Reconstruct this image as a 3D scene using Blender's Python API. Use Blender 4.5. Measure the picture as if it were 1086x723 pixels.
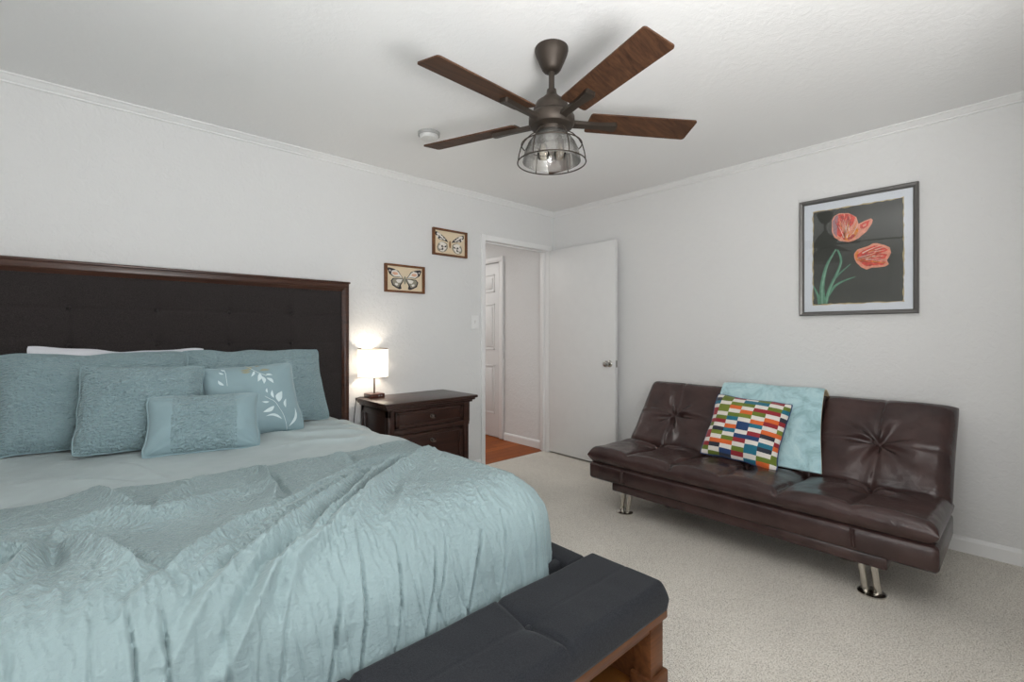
import bpy, bmesh, math, random
import numpy as np
from mathutils import Vector, Matrix

random.seed(7)
for o in list(bpy.data.objects):
    bpy.data.objects.remove(o)
SC = bpy.context.scene
COL = SC.collection

# ------------------------------------------------------------------ camera, world, lights, exposure
YAW = math.radians(47.563)
cam_d = bpy.data.cameras.new('camera')
cam = bpy.data.objects.new('camera', cam_d)
COL.objects.link(cam)
cam.location = (0, 0, 1.2)
cam.rotation_euler = (math.pi / 2, 0, YAW - math.pi / 2)
cam_d.sensor_width = 36.0
cam_d.lens = 498.15 * 36 / 1086
cam_d.shift_y = -7.3 / 1086
cam_d.clip_start = 0.02
SC.camera = cam

EXPOSURE = -0.10
P_WIN_SIDE, P_WIN_BACK, P_LAMP, P_HALL, P_FILL = 38.0, 19.0, 5.0, 16.0, 82.0
SC.view_settings.view_transform = 'Standard'
SC.view_settings.look = 'None'
SC.view_settings.gamma = 1.0
SC.view_settings.use_curve_mapping = False
SC.view_settings.exposure = EXPOSURE

world = bpy.data.worlds.new('sky')
SC.world = world
world.use_nodes = True
world.node_tree.nodes['Background'].inputs[0].default_value = (0.75, 0.86, 1.0, 1)
world.node_tree.nodes['Background'].inputs[1].default_value = 1.2


def area_light(name, loc, direction, sx, sy, power, color):
    d = bpy.data.lights.new(name, 'AREA')
    d.shape = 'RECTANGLE'
    d.size, d.size_y, d.energy, d.color = sx, sy, power, color
    o = bpy.data.objects.new(name, d)
    COL.objects.link(o)
    o.location = loc
    o.rotation_euler = Vector(direction).to_track_quat('-Z', 'Y').to_euler()
    return o


# room extents: the headboard stands on wall_left (y = WY), the sofa on wall_right (x = WX)
WX, WY, CH = 3.588, 3.289, 2.44
NX, BY = -2.1, -0.80
area_light('added_side_light', (NX - 0.09, 0.12, 1.45), (1, 0, -0.05), 1.6, 1.3, P_WIN_SIDE, (1.0, 0.985, 0.96))  # raking light from the left, added behind an unseen window
area_light('unseen_daylight_back', (0.75, BY - 0.09, 1.45), (0, 1, -0.05), 1.3, 1.3, P_WIN_BACK, (0.90, 0.96, 1.0))  # cool daylight from an unseen window, placed for its effect on the room
# unseen fill light added to brighten the ceiling, aimed up from behind the camera
area_light('added_bounce_fill', (0.32, -0.50, 1.02), (0.22, 0.18, 1), 0.6, 0.6, P_FILL, (1.0, 0.99, 0.98))
area_light('added_hall_fill', (2.5, 4.9, 2.40), (0, 0, -1), 0.5, 0.5, P_HALL, (1.0, 0.98, 0.95))  # unseen area light added to brighten the hall


# ------------------------------------------------------------------ helpers
def lin(c):
    c = c / 255.0
    return c / 12.92 if c <= 0.04045 else ((c + 0.055) / 1.055) ** 2.4


def rgb(r, g, b):
    return (lin(r), lin(g), lin(b), 1.0)


class NT:
    def __init__(self, name):
        self.m = bpy.data.materials.new(name)
        self.m.use_nodes = True
        self.t = self.m.node_tree
        self.b = self.t.nodes['Principled BSDF']
        self.out = self.t.nodes['Material Output']

    def n(self, kind, **kw):
        x = self.t.nodes.new(kind)
        for k, v in kw.items():
            setattr(x, k, v)
        return x

    def l(self, a, b):
        self.t.links.new(a, b)

    def coord(self, scale=(1, 1, 1), uv=False, rot=(0, 0, 0)):
        tc = self.n('ShaderNodeTexCoord')
        mp = self.n('ShaderNodeMapping')
        mp.inputs['Scale'].default_value = scale
        mp.inputs['Rotation'].default_value = rot
        self.l(tc.outputs['UV' if uv else 'Object'], mp.inputs['Vector'])
        return mp.outputs['Vector']

    def noise(self, vec, scale=5, detail=4, rough=0.55, dist=0.0):
        x = self.n('ShaderNodeTexNoise')
        x.inputs['Scale'].default_value = scale
        x.inputs['Detail'].default_value = detail
        x.inputs['Roughness'].default_value = rough
        x.inputs['Distortion'].default_value = dist
        self.l(vec, x.inputs['Vector'])
        return x.outputs['Fac']

    def ramp(self, fac, stops, mode='LINEAR'):
        r = self.n('ShaderNodeValToRGB')
        r.color_ramp.interpolation = mode
        e = r.color_ramp.elements
        while len(e) < len(stops):
            e.new(0.5)
        for k, (p, c) in enumerate(stops):
            e[k].position, e[k].color = p, c
        self.l(fac, r.inputs['Fac'])
        return r.outputs['Color']

    def bump(self, height, strength=0.5, dist=0.01, prev=None):
        x = self.n('ShaderNodeBump')
        x.inputs['Strength'].default_value = strength
        x.inputs['Distance'].default_value = dist
        self.l(height, x.inputs['Height'])
        if prev is not None:
            self.l(prev, x.inputs['Normal'])
        return x.outputs['Normal']

    def set(self, **kw):
        for k, v in kw.items():
            k = k.replace('_', ' ')
            self.b.inputs[k].default_value = v
        return self


def plain(name, col, rough=0.5, metal=0.0, var=0.08, vscale=12, bump=None, spec=0.5, uv=False, sheen=0.0):
    """colour with a faint noise variation; bump = (scale vector, strength, distance)"""
    q = NT(name)
    v = q.coord(uv=uv)
    f = q.noise(v, vscale, 3)
    lo = tuple(max(0, c * (1 - var)) for c in col[:3]) + (1,)
    hi = tuple(min(1, c * (1 + var)) for c in col[:3]) + (1,)
    q.l(q.ramp(f, [(0.3, lo), (0.7, hi)]), q.b.inputs['Base Color'])
    q.set(Roughness=rough, Metallic=metal)
    q.b.inputs['Specular IOR Level'].default_value = spec
    if sheen:
        q.b.inputs['Sheen Weight'].default_value = sheen
    if bump:
        sc, st, ds = bump
        h = q.noise(q.coord(sc, uv=uv), 1.0, 3, 0.6)
        q.l(q.bump(h, st, ds), q.b.inputs['Normal'])
    return q.m


def wood(name, c1, c2, grain=(2, 30, 30), rough=0.4, spec=0.5):
    q = NT(name)
    v = q.coord(grain)
    f = q.noise(v, 1.0, 6, 0.65, 0.6)
    q.l(q.ramp(f, [(0.25, c1), (0.75, c2)]), q.b.inputs['Base Color'])
    q.set(Roughness=rough)
    q.b.inputs['Specular IOR Level'].default_value = spec
    q.l(q.bump(f, 0.08, 0.003), q.b.inputs['Normal'])
    return q.m


# value noise on numpy arrays
_R = np.random.RandomState(11).rand(256, 256)


def vn(x, y, seed=0):
    x = x + seed * 17.31
    y = y + seed * 9.77
    xi, yi = np.floor(x).astype(int), np.floor(y).astype(int)
    fx, fy = x - xi, y - yi
    fx, fy = fx * fx * (3 - 2 * fx), fy * fy * (3 - 2 * fy)
    g = lambda a, b: _R[a % 256, b % 256]
    return ((g(xi, yi) * (1 - fx) + g(xi + 1, yi) * fx) * (1 - fy)
            + (g(xi, yi + 1) * (1 - fx) + g(xi + 1, yi + 1) * fx) * fy) * 2 - 1


def fbm(x, y, seed=0, oct=3):
    r, a = 0, 1.0
    for k in range(oct):
        r = r + a * vn(x * 2 ** k, y * 2 ** k, seed + k * 3)
        a *= 0.5
    return r


def ridge(x, y, seed=0):
    return 1 - np.abs(vn(x, y, seed)) * 2


def sstep(a, b, x):
    t = np.clip((x - a) / (b - a), 0, 1)
    return t * t * (3 - 2 * t)


# shape makers return (verts, faces); all coordinates are metres in the room
def box(x0, x1, y0, y1, z0, z1, bev=0.004, seg=2):
    bm = bmesh.new()
    bmesh.ops.create_cube(bm, size=1)
    for v in bm.verts:
        v.co = Vector(((x0 + x1) / 2 + v.co.x * (x1 - x0), (y0 + y1) / 2 + v.co.y * (y1 - y0), (z0 + z1) / 2 + v.co.z * (z1 - z0)))
    if bev > 0:
        bev = min(bev, 0.45 * min(abs(x1 - x0), abs(y1 - y0), abs(z1 - z0)))
        bmesh.ops.bevel(bm, geom=bm.edges[:], offset=bev, segments=seg, affect='EDGES', profile=0.5)
    bm.verts.index_update()
    r = ([tuple(v.co) for v in bm.verts], [tuple(v.index for v in f.verts) for f in bm.faces])
    bm.free()
    return r


def join(*parts):
    V, F = [], []
    for v, f in parts:
        k = len(V)
        V += [tuple(p) for p in v]
        F += [tuple(i + k for i in q) for q in f]
    return V, F


def xform(vf, M):
    return [tuple(M @ Vector(p)) for p in vf[0]], vf[1]


def lathe(prof, c=(0, 0, 0), n=32, cap=True):
    V, F = [], []
    m = len(prof)
    for k in range(n):
        a = 2 * math.pi * k / n
        for r, z in prof:
            V.append((c[0] + r * math.cos(a), c[1] + r * math.sin(a), c[2] + z))
    for k in range(n):
        k2 = (k + 1) % n
        for j in range(m - 1):
            F.append((k * m + j, k2 * m + j, k2 * m + j + 1, k * m + j + 1))
    if cap:
        F.append(tuple(k * m for k in range(n - 1, -1, -1)))
        F.append(tuple(k * m + m - 1 for k in range(n)))
    return V, F


def tube(pts, r, n=8, closed=False):
    P = [Vector(p) for p in pts]
    N = len(P)
    V, F = [], []
    up = None
    for k in range(N):
        a = P[(k - 1) % N] if (closed or k > 0) else P[k]
        b = P[(k + 1) % N] if (closed or k < N - 1) else P[k]
        t = (b - a).normalized()
        if up is None:
            up = t.orthogonal().normalized()
        up = (up - t * up.dot(t)).normalized()
        s = t.cross(up)
        rr = r[k] if isinstance(r, (list, tuple)) else r
        for j in range(n):
            q = 2 * math.pi * j / n
            V.append(tuple(P[k] + (up * math.cos(q) + s * math.sin(q)) * rr))
    for k in range(N if closed else N - 1):
        k2 = (k + 1) % N
        for j in range(n):
            j2 = (j + 1) % n
            F.append((k * n + j, k * n + j2, k2 * n + j2, k2 * n + j))
    if not closed:
        F.append(tuple(range(n - 1, -1, -1)))
        F.append(tuple((N - 1) * n + j for j in range(n)))
    return V, F


def circle(c, r, n=48, z=0.0):
    return [(c[0] + r * math.cos(2 * math.pi * k / n), c[1] + r * math.sin(2 * math.pi * k / n), z) for k in range(n)]


def extrude_poly(poly, to3d, t0, t1):
    """poly in 2d, to3d(u, v, t) -> point; closed prism"""
    n = len(poly)
    V = [to3d(u, v, t0) for u, v in poly] + [to3d(u, v, t1) for u, v in poly]
    F = [tuple(range(n - 1, -1, -1)), tuple(range(n, 2 * n))]
    for k in range(n):
        k2 = (k + 1) % n
        F.append((k, k2, n + k2, n + k))
    return V, F


WORG = {}


def base_of(V):
    a = np.array(V)
    return ((a[:, 0].min() + a[:, 0].max()) / 2, (a[:, 1].min() + a[:, 1].max()) / 2, a[:, 2].min())


def obj(name, vf, mat, parent=None, smooth=True, angle=38, uv=None, fmat=None):
    """link ONE mesh object; vertices come in room coordinates"""
    V, F = vf
    V = np.asarray(V, dtype=float)
    org = np.array(WORG[parent.name]) if parent is not None else np.array(base_of(V))
    me = bpy.data.meshes.new(name)
    me.from_pydata([tuple(p) for p in (V - org)], [], [tuple(int(i) for i in f) for f in F])
    for m in (mat if isinstance(mat, (list, tuple)) else [mat]):
        me.materials.append(m)
    if fmat is not None:
        me.polygons.foreach_set('material_index', np.asarray(fmat, dtype=np.int32))
    if uv is not None:
        uv = np.asarray(uv)
        ul = me.uv_layers.new(name='UVMap')
        idx = np.zeros(len(me.loops), dtype=np.int32)
        me.loops.foreach_get('vertex_index', idx)
        ul.data.foreach_set('uv', uv[idx].astype(np.float32).ravel())
    bm = bmesh.new()
    bm.from_mesh(me)
    bmesh.ops.recalc_face_normals(bm, faces=bm.faces[:])
    bm.to_mesh(me)
    bm.free()
    if smooth:
        me.polygons.foreach_set('use_smooth', np.ones(len(me.polygons), dtype=bool))
        me.set_sharp_from_angle(angle=math.radians(angle))
    o = bpy.data.objects.new(name, me)
    COL.objects.link(o)
    if parent is not None:
        o.parent = parent
        WORG[o.name] = tuple(org)
    else:
        o.location = org
        WORG[o.name] = tuple(org)
    return o


def thing(name, label, cat, loc, group=None):
    o = bpy.data.objects.new(name, None)
    COL.objects.link(o)
    o.empty_display_size = 0.1
    o.location = loc
    WORG[o.name] = tuple(loc)
    return tag(o, label, cat, group)


def tag(o, label, cat, group=None):
    o['label'] = label
    o['category'] = cat
    if group:
        o['group'] = group
    return o


def struct(name, vf, mat, parent=None, label=None, **kw):
    o = obj(name, vf, mat, parent, **kw)
    if parent is None:
        o['kind'] = 'structure'
        o['label'] = label or name.replace('_', ' ')
    return o


# ------------------------------------------------------------------ materials of the setting
def wall_material(name, col, bscale, strength):
    q = NT(name)
    v = q.coord()
    q.set(Roughness=0.75)
    q.b.inputs['Base Color'].default_value = col
    q.b.inputs['Specular IOR Level'].default_value = 0.25
    h1 = q.noise(v, bscale, 4, 0.6, 0.8)
    h1 = q.ramp(h1, [(0.42, (0, 0, 0, 1)), (0.62, (1, 1, 1, 1))])
    h2 = q.noise(v, bscale * 4, 2)
    n1 = q.bump(h2, strength * 0.5, 0.002)
    q.l(q.bump(h1, strength, 0.003, n1), q.b.inputs['Normal'])
    return q.m


M_WALL = wall_material('wall_paint', rgb(225, 225, 224), 26, 0.42)
M_CEIL = wall_material('ceiling_paint', rgb(242, 242, 241), 30, 0.16)
M_TRIM = plain('white_trim_paint', rgb(236, 236, 235), 0.4, var=0.01)
M_DOOR = plain('white_door_paint', rgb(226, 226, 225), 0.42, var=0.012)


def carpet_material():
    q = NT('beige_carpet')
    v = q.coord()
    f1 = q.noise(v, 230, 3, 0.75)
    f2 = q.noise(v, 2.2, 3, 0.6, 0.4)
    c1 = q.ramp(f1, [(0.32, rgb(128, 120, 109)), (0.48, rgb(236, 229, 217)), (0.62, rgb(255, 252, 245))])
    mix = q.n('ShaderNodeMix', data_type='RGBA', blend_type='MULTIPLY')
    mix.inputs['Factor'].default_value = 1.0
    q.l(c1, mix.inputs['A'])
    q.l(q.ramp(f2, [(0.3, (0.9, 0.9, 0.9, 1)), (0.7, (1, 1, 1, 1))]), mix.inputs['B'])
    q.l(mix.outputs['Result'], q.b.inputs['Base Color'])
    q.set(Roughness=0.95)
    q.b.inputs['Specular IOR Level'].default_value = 0.1
    n1 = q.bump(f1, 0.75, 0.006)
    q.l(q.bump(f2, 0.25, 0.02, n1), q.b.inputs['Normal'])
    return q.m


def hall_floor_material():
    q = NT('hall_wood_floor')
    v = q.coord((1, 1, 1))
    br = q.n('ShaderNodeTexBrick')
    br.offset = 0.4
    br.inputs['Scale'].default_value = 1.0
    br.inputs['Brick Width'].default_value = 1.1
    br.inputs['Row Height'].default_value = 0.11
    br.inputs['Mortar Size'].default_value = 0.002
    br.inputs['Color1'].default_value = rgb(182, 100, 42)
    br.inputs['Color2'].default_value = rgb(156, 82, 34)
    br.inputs['Mortar'].default_value = rgb(70, 38, 20)
    q.l(v, br.inputs['Vector'])
    g = q.noise(q.coord((3, 60, 1)), 1, 5, 0.6)
    mix = q.n('ShaderNodeMix', data_type='RGBA', blend_type='MULTIPLY')
    mix.inputs['Factor'].default_value = 0.7
    q.l(br.outputs['Color'], mix.inputs['A'])
    q.l(q.ramp(g, [(0.3, (0.6, 0.55, 0.5, 1)), (0.7, (1, 1, 1, 1))]), mix.inputs['B'])
    q.l(mix.outputs['Result'], q.b.inputs['Base Color'])
    q.set(Roughness=0.5)
    q.b.inputs['Specular IOR Level'].default_value = 0.2
    return q.m


def glass_material(name, rough=0.02, tint=(1, 1, 1, 1), base=0.06, seeded=False):
    q = NT(name)
    tr = q.n('ShaderNodeBsdfTransparent')
    tr.inputs[0].default_value = tint
    gl = q.n('ShaderNodeBsdfGlossy')
    gl.inputs['Roughness'].default_value = rough
    fr = q.n('ShaderNodeFresnel')
    fr.inputs['IOR'].default_value = 1.5
    ad = q.n('ShaderNodeMath', operation='ADD', use_clamp=True)
    ad.inputs[1].default_value = base
    q.l(fr.outputs[0], ad.inputs[0])
    mx = q.n('ShaderNodeMixShader')
    q.l(ad.outputs[0], mx.inputs[0])
    q.l(tr.outputs[0], mx.inputs[1])
    q.l(gl.outputs[0], mx.inputs[2])
    if seeded:
        v = q.coord()
        f = q.noise(v, 160, 2, 0.5)
        nb = q.bump(f, 0.6, 0.002)
        q.l(nb, gl.inputs['Normal'])
        q.l(nb, fr.inputs['Normal'])
    q.l(mx.outputs[0], q.out.inputs['Surface'])
    return q.m


M_GLASS = glass_material('window_glass', base=0.02)
M_CHROME = plain('brushed_chrome', rgb(205, 200, 192), 0.22, 1.0, var=0.02)
M_NICKEL = plain('satin_nickel', rgb(180, 178, 172), 0.25, 1.0, var=0.03)
M_BLACK = plain('black_plastic', rgb(24, 24, 24), 0.5, var=0.05)

# ------------------------------------------------------------------ setting: floor, ceiling, walls
TH = 0.11
struct('floor', box(NX, WX, BY, WY + 0.06, -0.06, 0, 0), carpet_material(), label='beige cut-pile carpet floor of the bedroom')
struct('floor_hall', box(1.6, WX + 0.03, WY + 0.06, 5.6, -0.06, -0.006, 0), hall_floor_material(), label='orange-brown wood floor of the hall beyond the doorway')
struct('ceiling', box(NX, WX, BY, WY, CH, CH + 0.08, 0), M_CEIL, label='white bedroom ceiling')
struct('ceiling_hall', box(1.6, WX + 0.03, WY, 5.6, CH, CH + 0.08, 0), M_CEIL, label='white hall ceiling')
DX0, DX1, DZ = 2.673, 3.50, 2.045          # clear doorway
struct('wall_left', join(box(NX - TH, DX0 - 0.02, WY, WY + TH, 0, CH, 0), box(DX0 - 0.02, DX1 + 0.02, WY, WY + TH, DZ + 0.02, CH, 0),
                         box(DX1 + 0.02, WX + TH, WY, WY + TH, 0, CH, 0)), M_WALL, label='white textured wall behind the bed with the doorway', smooth=False)
struct('wall_right', box(WX, WX + TH, BY - TH, WY, 0, CH, 0), M_WALL, label='white textured wall behind the sofa', smooth=False)
W1 = (-0.70, 0.95, 0.80, 2.10)              # unseen window in the side wall, placed for its light (y0, y1, z0, z1)
W2 = (0.10, 1.40, 0.80, 2.10)              # unseen window in the back wall, placed for its light (x0, x1, z0, z1)
struct('wall_side', join(box(NX - TH, NX, BY - TH, W1[0], 0, CH, 0), box(NX - TH, NX, W1[1], WY, 0, CH, 0),
                         box(NX - TH, NX, W1[0], W1[1], 0, W1[2], 0), box(NX - TH, NX, W1[0], W1[1], W1[3], CH, 0)), M_WALL, smooth=False,
       label='white wall with the unseen side window')
struct('wall_back', join(box(NX, W2[0], BY - TH, BY, 0, CH, 0), box(W2[1], WX, BY - TH, BY, 0, CH, 0),
                         box(W2[0], W2[1], BY - TH, BY, 0, W2[2], 0), box(W2[0], W2[1], BY - TH, BY, W2[3], CH, 0)), M_WALL, smooth=False,
       label='white wall with the unseen back window')


struct('wall_light_blocker', box(1.5, WX, BY - TH, -0.30, 0, CH, 0), M_WALL, smooth=False, label='unseen white wall added beside the camera to block light')  # out-of-view wall added to keep light off the near right floor


def window_y(x, y0, y1, z0, z1):
    f = 0.05
    ym = (y0 + y1) / 2
    o = struct('unseen_window_1', join(box(x - 0.07, x + 0.015, y0, y0 + f, z0, z1), box(x - 0.07, x + 0.015, y1 - f, y1, z0, z1),
                                box(x - 0.07, x + 0.015, y0, y1, z0, z0 + f), box(x - 0.07, x + 0.015, y0, y1, z1 - f, z1),
                                box(x - 0.06, x, ym - 0.02, ym + 0.02, z0, z1)), M_TRIM, label='white framed side window out of view, placed for its light')
    obj('window_pane', box(x - 0.04, x - 0.036, y0 + f, y1 - f, z0 + f, z1 - f, 0), M_GLASS, o)


def window_x(y, x0, x1, z0, z1):
    f = 0.05
    xm = (x0 + x1) / 2
    o = struct('unseen_window_2', join(box(x0, x0 + f, y - 0.07, y + 0.015, z0, z1), box(x1 - f, x1, y - 0.07, y + 0.015, z0, z1),
                                box(x0, x1, y - 0.07, y + 0.015, z0, z0 + f), box(x0, x1, y - 0.07, y + 0.015, z1 - f, z1),
                                box(xm - 0.02, xm + 0.02, y - 0.06, y, z0, z1)), M_TRIM, label='white framed back window out of view, placed for its light')
    obj('window_pane', box(x0 + f, x1 - f, y - 0.04, y - 0.036, z0 + f, z1 - f, 0), M_GLASS, o)


window_y(NX, *W1)
window_x(BY, *W2)

# hall shell
struct('wall_hall_right', box(WX - 0.03, WX + TH, WY + TH, 5.6, 0, CH, 0), M_WALL, label='hall wall seen through the doorway', smooth=False)
struct('wall_hall_left', box(1.5, 1.6, WY + TH, 5.6, 0, CH, 0), M_WALL, smooth=False, label='far hall wall')
struct('wall_hall_end', box(1.5, WX + TH, 5.6, 5.7, 0, CH, 0), M_WALL, smooth=False, label='end wall of the hall')

# crown moulding profile (distance from wall, distance below ceiling)
CROWN = [(0, 0), (0.046, 0), (0.046, 0.007), (0.036, 0.011), (0.028, 0.018), (0.018, 0.026), (0.010, 0.030), (0.010, 0.037), (0, 0.040)]


def crown(name, kind, a, b, label):
    if kind == 'left':
        f = lambda u, v, t: (t, WY - u, CH - v)
    else:
        f = lambda u, v, t: (WX - u, t, CH - v)
    struct(name, extrude_poly(CROWN, f, a, b), M_TRIM, label=label, smooth=False)


crown('trim_1', 'left', NX, WX, 'white crown moulding along the wall behind the bed')
crown('trim_2', 'right', -0.30, WY, 'white crown moulding along the wall behind the sofa')
BASE = [(0, 0), (0.014, 0), (0.014, 0.066), (0.010, 0.078), (0.004, 0.085), (0, 0.085)]
struct('baseboard_right', extrude_poly(BASE, lambda u, v, t: (WX - u, t, v), -0.30, WY - 0.0), M_TRIM, smooth=False, label='white baseboard behind the sofa')
struct('baseboard_left', extrude_poly(BASE, lambda u, v, t: (t, WY - u, v), NX, DX0 - 0.05), M_TRIM, smooth=False, label='white baseboard behind the bed')
struct('baseboard_hall', extrude_poly(BASE, lambda u, v, t: (WX - 0.03 - u, t, v - 0.006), WY + TH + 0.02, 4.015), M_TRIM, smooth=False, label='white baseboard in the hall')

# doorway casing and jambs
cas = struct('trim_3', join(
    box(DX0 - 0.045, DX0, WY - 0.014, WY, 0, DZ + 0.052, 0.004), box(DX1, DX1 + 0.045, WY - 0.014, WY, 0, DZ + 0.052, 0.004),
    box(DX0, DX1, WY - 0.013, WY, DZ, DZ + 0.05, 0.004),
    box(DX0 - 0.019, DX0, WY, WY + TH, 0, DZ, 0.001), box(DX1, DX1 + 0.019, WY, WY + TH, 0, DZ, 0.001), box(DX0 - 0.019, DX1 + 0.019, WY, WY + TH, DZ, DZ + 0.019, 0.001),
    box(DX0, DX0 + 0.011, WY + 0.045, WY + 0.08, 0, DZ, 0.001), box(DX1 - 0.011, DX1, WY + 0.045, WY + 0.08, 0, DZ, 0.001), box(DX0, DX1, WY + 0.045, WY + 0.08, DZ - 0.011, DZ, 0.001)),
    M_TRIM, label='white casing and jambs of the bedroom doorway')
obj('strike_plate', box(DX0 - 0.001, DX0 + 0.0025, WY + 0.012, WY + 0.04, 0.905, 0.965, 0.001), M_BLACK, cas)

# open bedroom door: flat slab swung back close to the sofa wall
hx, hy_ = 3.497, 3.268
ang = math.radians(-91.0)
DM = Matrix.Translation((hx, hy_, 0)) @ Matrix.Rotation(ang, 4, 'Z')
DWID = 0.815
door = struct('door_1', xform(box(0, DWID, -0.0, 0.036, 0.016, 2.04, 0.002), DM), M_DOOR, label='flat white bedroom door standing open against the sofa wall')


def knob(sign):
    prof = [(0.0, 0.0), (0.031, 0.0), (0.031, 0.004), (0.026, 0.009), (0.012, 0.012), (0.011, 0.030), (0.017, 0.036), (0.026, 0.044), (0.029, 0.054), (0.026, 0.063), (0.014, 0.069), (0.0, 0.070)]
    vf = lathe(prof, n=24, cap=False)
    R = Matrix.Rotation(math.radians(90 if sign < 0 else -90), 4, 'X')
    y = 0.0 if sign < 0 else 0.036
    return xform(vf, DM @ Matrix.Translation((DWID - 0.062, y, 0.935)) @ R)


obj('doorknob', knob(-1), M_NICKEL, door)
obj('latch_plate', xform(box(DWID - 0.0005, DWID + 0.0015, 0.006, 0.030, 0.905, 0.965, 0.0005), DM), M_NICKEL, door)
for z in (0.25, 1.05, 1.82):
    obj('hinge', xform(join(lathe([(0.006, 0), (0.006, 0.09)], (-0.004, -0.002, z), 10), box(-0.002, 0.0, 0, 0.03, z, z + 0.09, 0)), DM), M_TRIM, door)

# six-panel hall door in the hall's right wall
HXF = WX - 0.03


def hall_door():
    y0, y1 = 4.085, 4.845
    d = struct('door_2', join(box(HXF - 0.012, HXF - 0.0, y0, y1, 0.01, 2.02, 0.002)), M_DOOR, label='white six-panel door in the hall')
    for (zz0, zz1) in ((0.27, 0.84), (1.015, 1.555), (1.69, 1.90)):
        for yy0, yy1 in ((y0 + 0.09, y0 + 0.345), (y0 + 0.415, y0 + 0.67)):
            x = HXF - 0.012
            ring = join(box(x - 0.007, x + 0.002, yy0, yy0 + 0.018, zz0, zz1, 0.003), box(x - 0.007, x + 0.002, yy1 - 0.018, yy1, zz0, zz1, 0.003),
                        box(x - 0.007, x + 0.002, yy0, yy1, zz0, zz0 + 0.018, 0.003), box(x - 0.007, x + 0.002, yy0, yy1, zz1 - 0.018, zz1, 0.003),
                        box(x - 0.008, x + 0.002, yy0 + 0.04, yy1 - 0.04, zz0 + 0.04, zz1 - 0.04, 0.006))
            obj('door_panel', ring, M_DOOR, d)
    c = 0.062
    struct('trim_4', join(box(HXF - 0.03, HXF, y0 - c, y0, 0, 2.085, 0.006), box(HXF - 0.03, HXF, y1, y1 + c, 0, 2.085, 0.006), box(HXF - 0.034, HXF, y0 - c - 0.004, y1 + c + 0.004, 2.03, 2.09, 0.006)),
           M_TRIM, label='white casing of the hall door')


hall_door()

# light switch beside the doorway
sw = thing('light_switch', 'white light switch plate on the wall left of the doorway', 'light switch', (2.562, WY, 1.305))
obj('switch_plate', box(2.522, 2.602, WY - 0.006, WY, 1.245, 1.365, 0.003), M_TRIM, sw)
obj('toggle', box(2.556, 2.568, WY - 0.016, WY - 0.005, 1.293, 1.318, 0.002), M_TRIM, sw)

# ------------------------------------------------------------------ bed
M_BEDWOOD = wood('dark_cherry_wood', rgb(44, 26, 19), rgb(84, 52, 38), (3, 40, 40), 0.32)
M_BENCHWOOD = wood('walnut_bench_wood', rgb(66, 38, 22), rgb(122, 76, 44), (3, 34, 34), 0.45, 0.25)


def weave(name, c1, c2, scale, rough=0.9, st=0.35):
    q = NT(name)
    v = q.coord()
    f = q.noise(v, scale, 2, 0.7)
    q.l(q.ramp(f, [(0.3, c1), (0.7, c2)]), q.b.inputs['Base Color'])
    q.set(Roughness=rough)
    q.b.inputs['Specular IOR Level'].default_value = 0.15
    q.b.inputs['Sheen Weight'].default_value = 0.08
    q.l(q.bump(f, st, 0.002), q.b.inputs['Normal'])
    return q.m


M_HEADFAB = weave('charcoal_brown_linen', rgb(36, 32, 32), rgb(62, 57, 56), 320)
M_BENCHFAB = weave('charcoal_blue_linen', rgb(30, 31, 34), rgb(49, 51, 56), 320)

BX0, BX1 = -0.775, 1.372
bed = thing('bed', 'bed with dark tufted headboard and dark wood frame against the left wall', 'bed', ((BX0 + BX1) / 2, 2.1, 0))
HBF = 3.192   # headboard face plane
frame = join(
    box(BX0, BX1, HBF - 0.012, 3.272, 1.515, 1.553, 0.006), box(BX0 - 0.006, BX1 + 0.006, HBF - 0.02, 3.276, 1.548, 1.562, 0.004),
    box(BX1 - 0.034, BX1, HBF - 0.012, 3.272, 0, 1.53, 0.006), box(BX0, BX0 + 0.034, HBF - 0.012, 3.272, 0, 1.53, 0.006),
    box(BX0 + 0.01, BX1 - 0.01, 3.25, 3.27, 0.25, 1.53, 0.002))
headboard = obj('headboard', frame, M_BEDWOOD, bed)
# bevelled inner lip
obj('inner_moulding', join(extrude_poly([(0, 0), (0.020, 0.012), (0.020, 0.02), (0, 0.02)], lambda u, v, t: (t, HBF - 0.012 + v, 1.515 - u), BX0 + 0.03, BX1 - 0.03),
                           extrude_poly([(0, 0), (0.014, 0.012), (0.014, 0.02), (0, 0.02)], lambda u, v, t: (BX1 - 0.034 - u, HBF - 0.012 + v, t), 0.3, 1.515)), M_BEDWOOD, headboard, smooth=False)

BTN_X = [-0.398, -0.05, 0.299, 0.647, 0.996]
BTN_Z = [1.329, 1.143, 0.957]


def head_panel():
    x0, x1, z0, z1 = BX0 + 0.03, BX1 - 0.03, 0.35, 1.518
    nx, nz = 260, 150
    U, W = np.meshgrid(np.linspace(x0, x1, nx), np.linspace(z0, z1, nz), indexing='ij')
    e = np.minimum(np.minimum(U - x0, x1 - U), np.minimum(W - z0, z1 - W))
    D = 0.026 * (1 - np.exp(-e / 0.018))
    for bx in BTN_X:
        D -= 0.004 * np.exp(-((U - bx) / 0.005) ** 2) * sstep(1.5, 1.40, W)
        for bz in BTN_Z:
            r = np.hypot(U - bx, W - bz)
            D -= 0.022 * np.exp(-(r / 0.030) ** 1.1)
    for bz in BTN_Z:
        D -= 0.0035 * np.exp(-((W - bz) / 0.005) ** 2)
    Y = HBF + 0.02 - D
    V = np.stack([U, Y, W], -1).reshape(-1, 3)
    F = [(i * nz + j, (i + 1) * nz + j, (i + 1) * nz + j + 1, i * nz + j + 1) for i in range(nx - 1) for j in range(nz - 1)]
    return V, F


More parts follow.
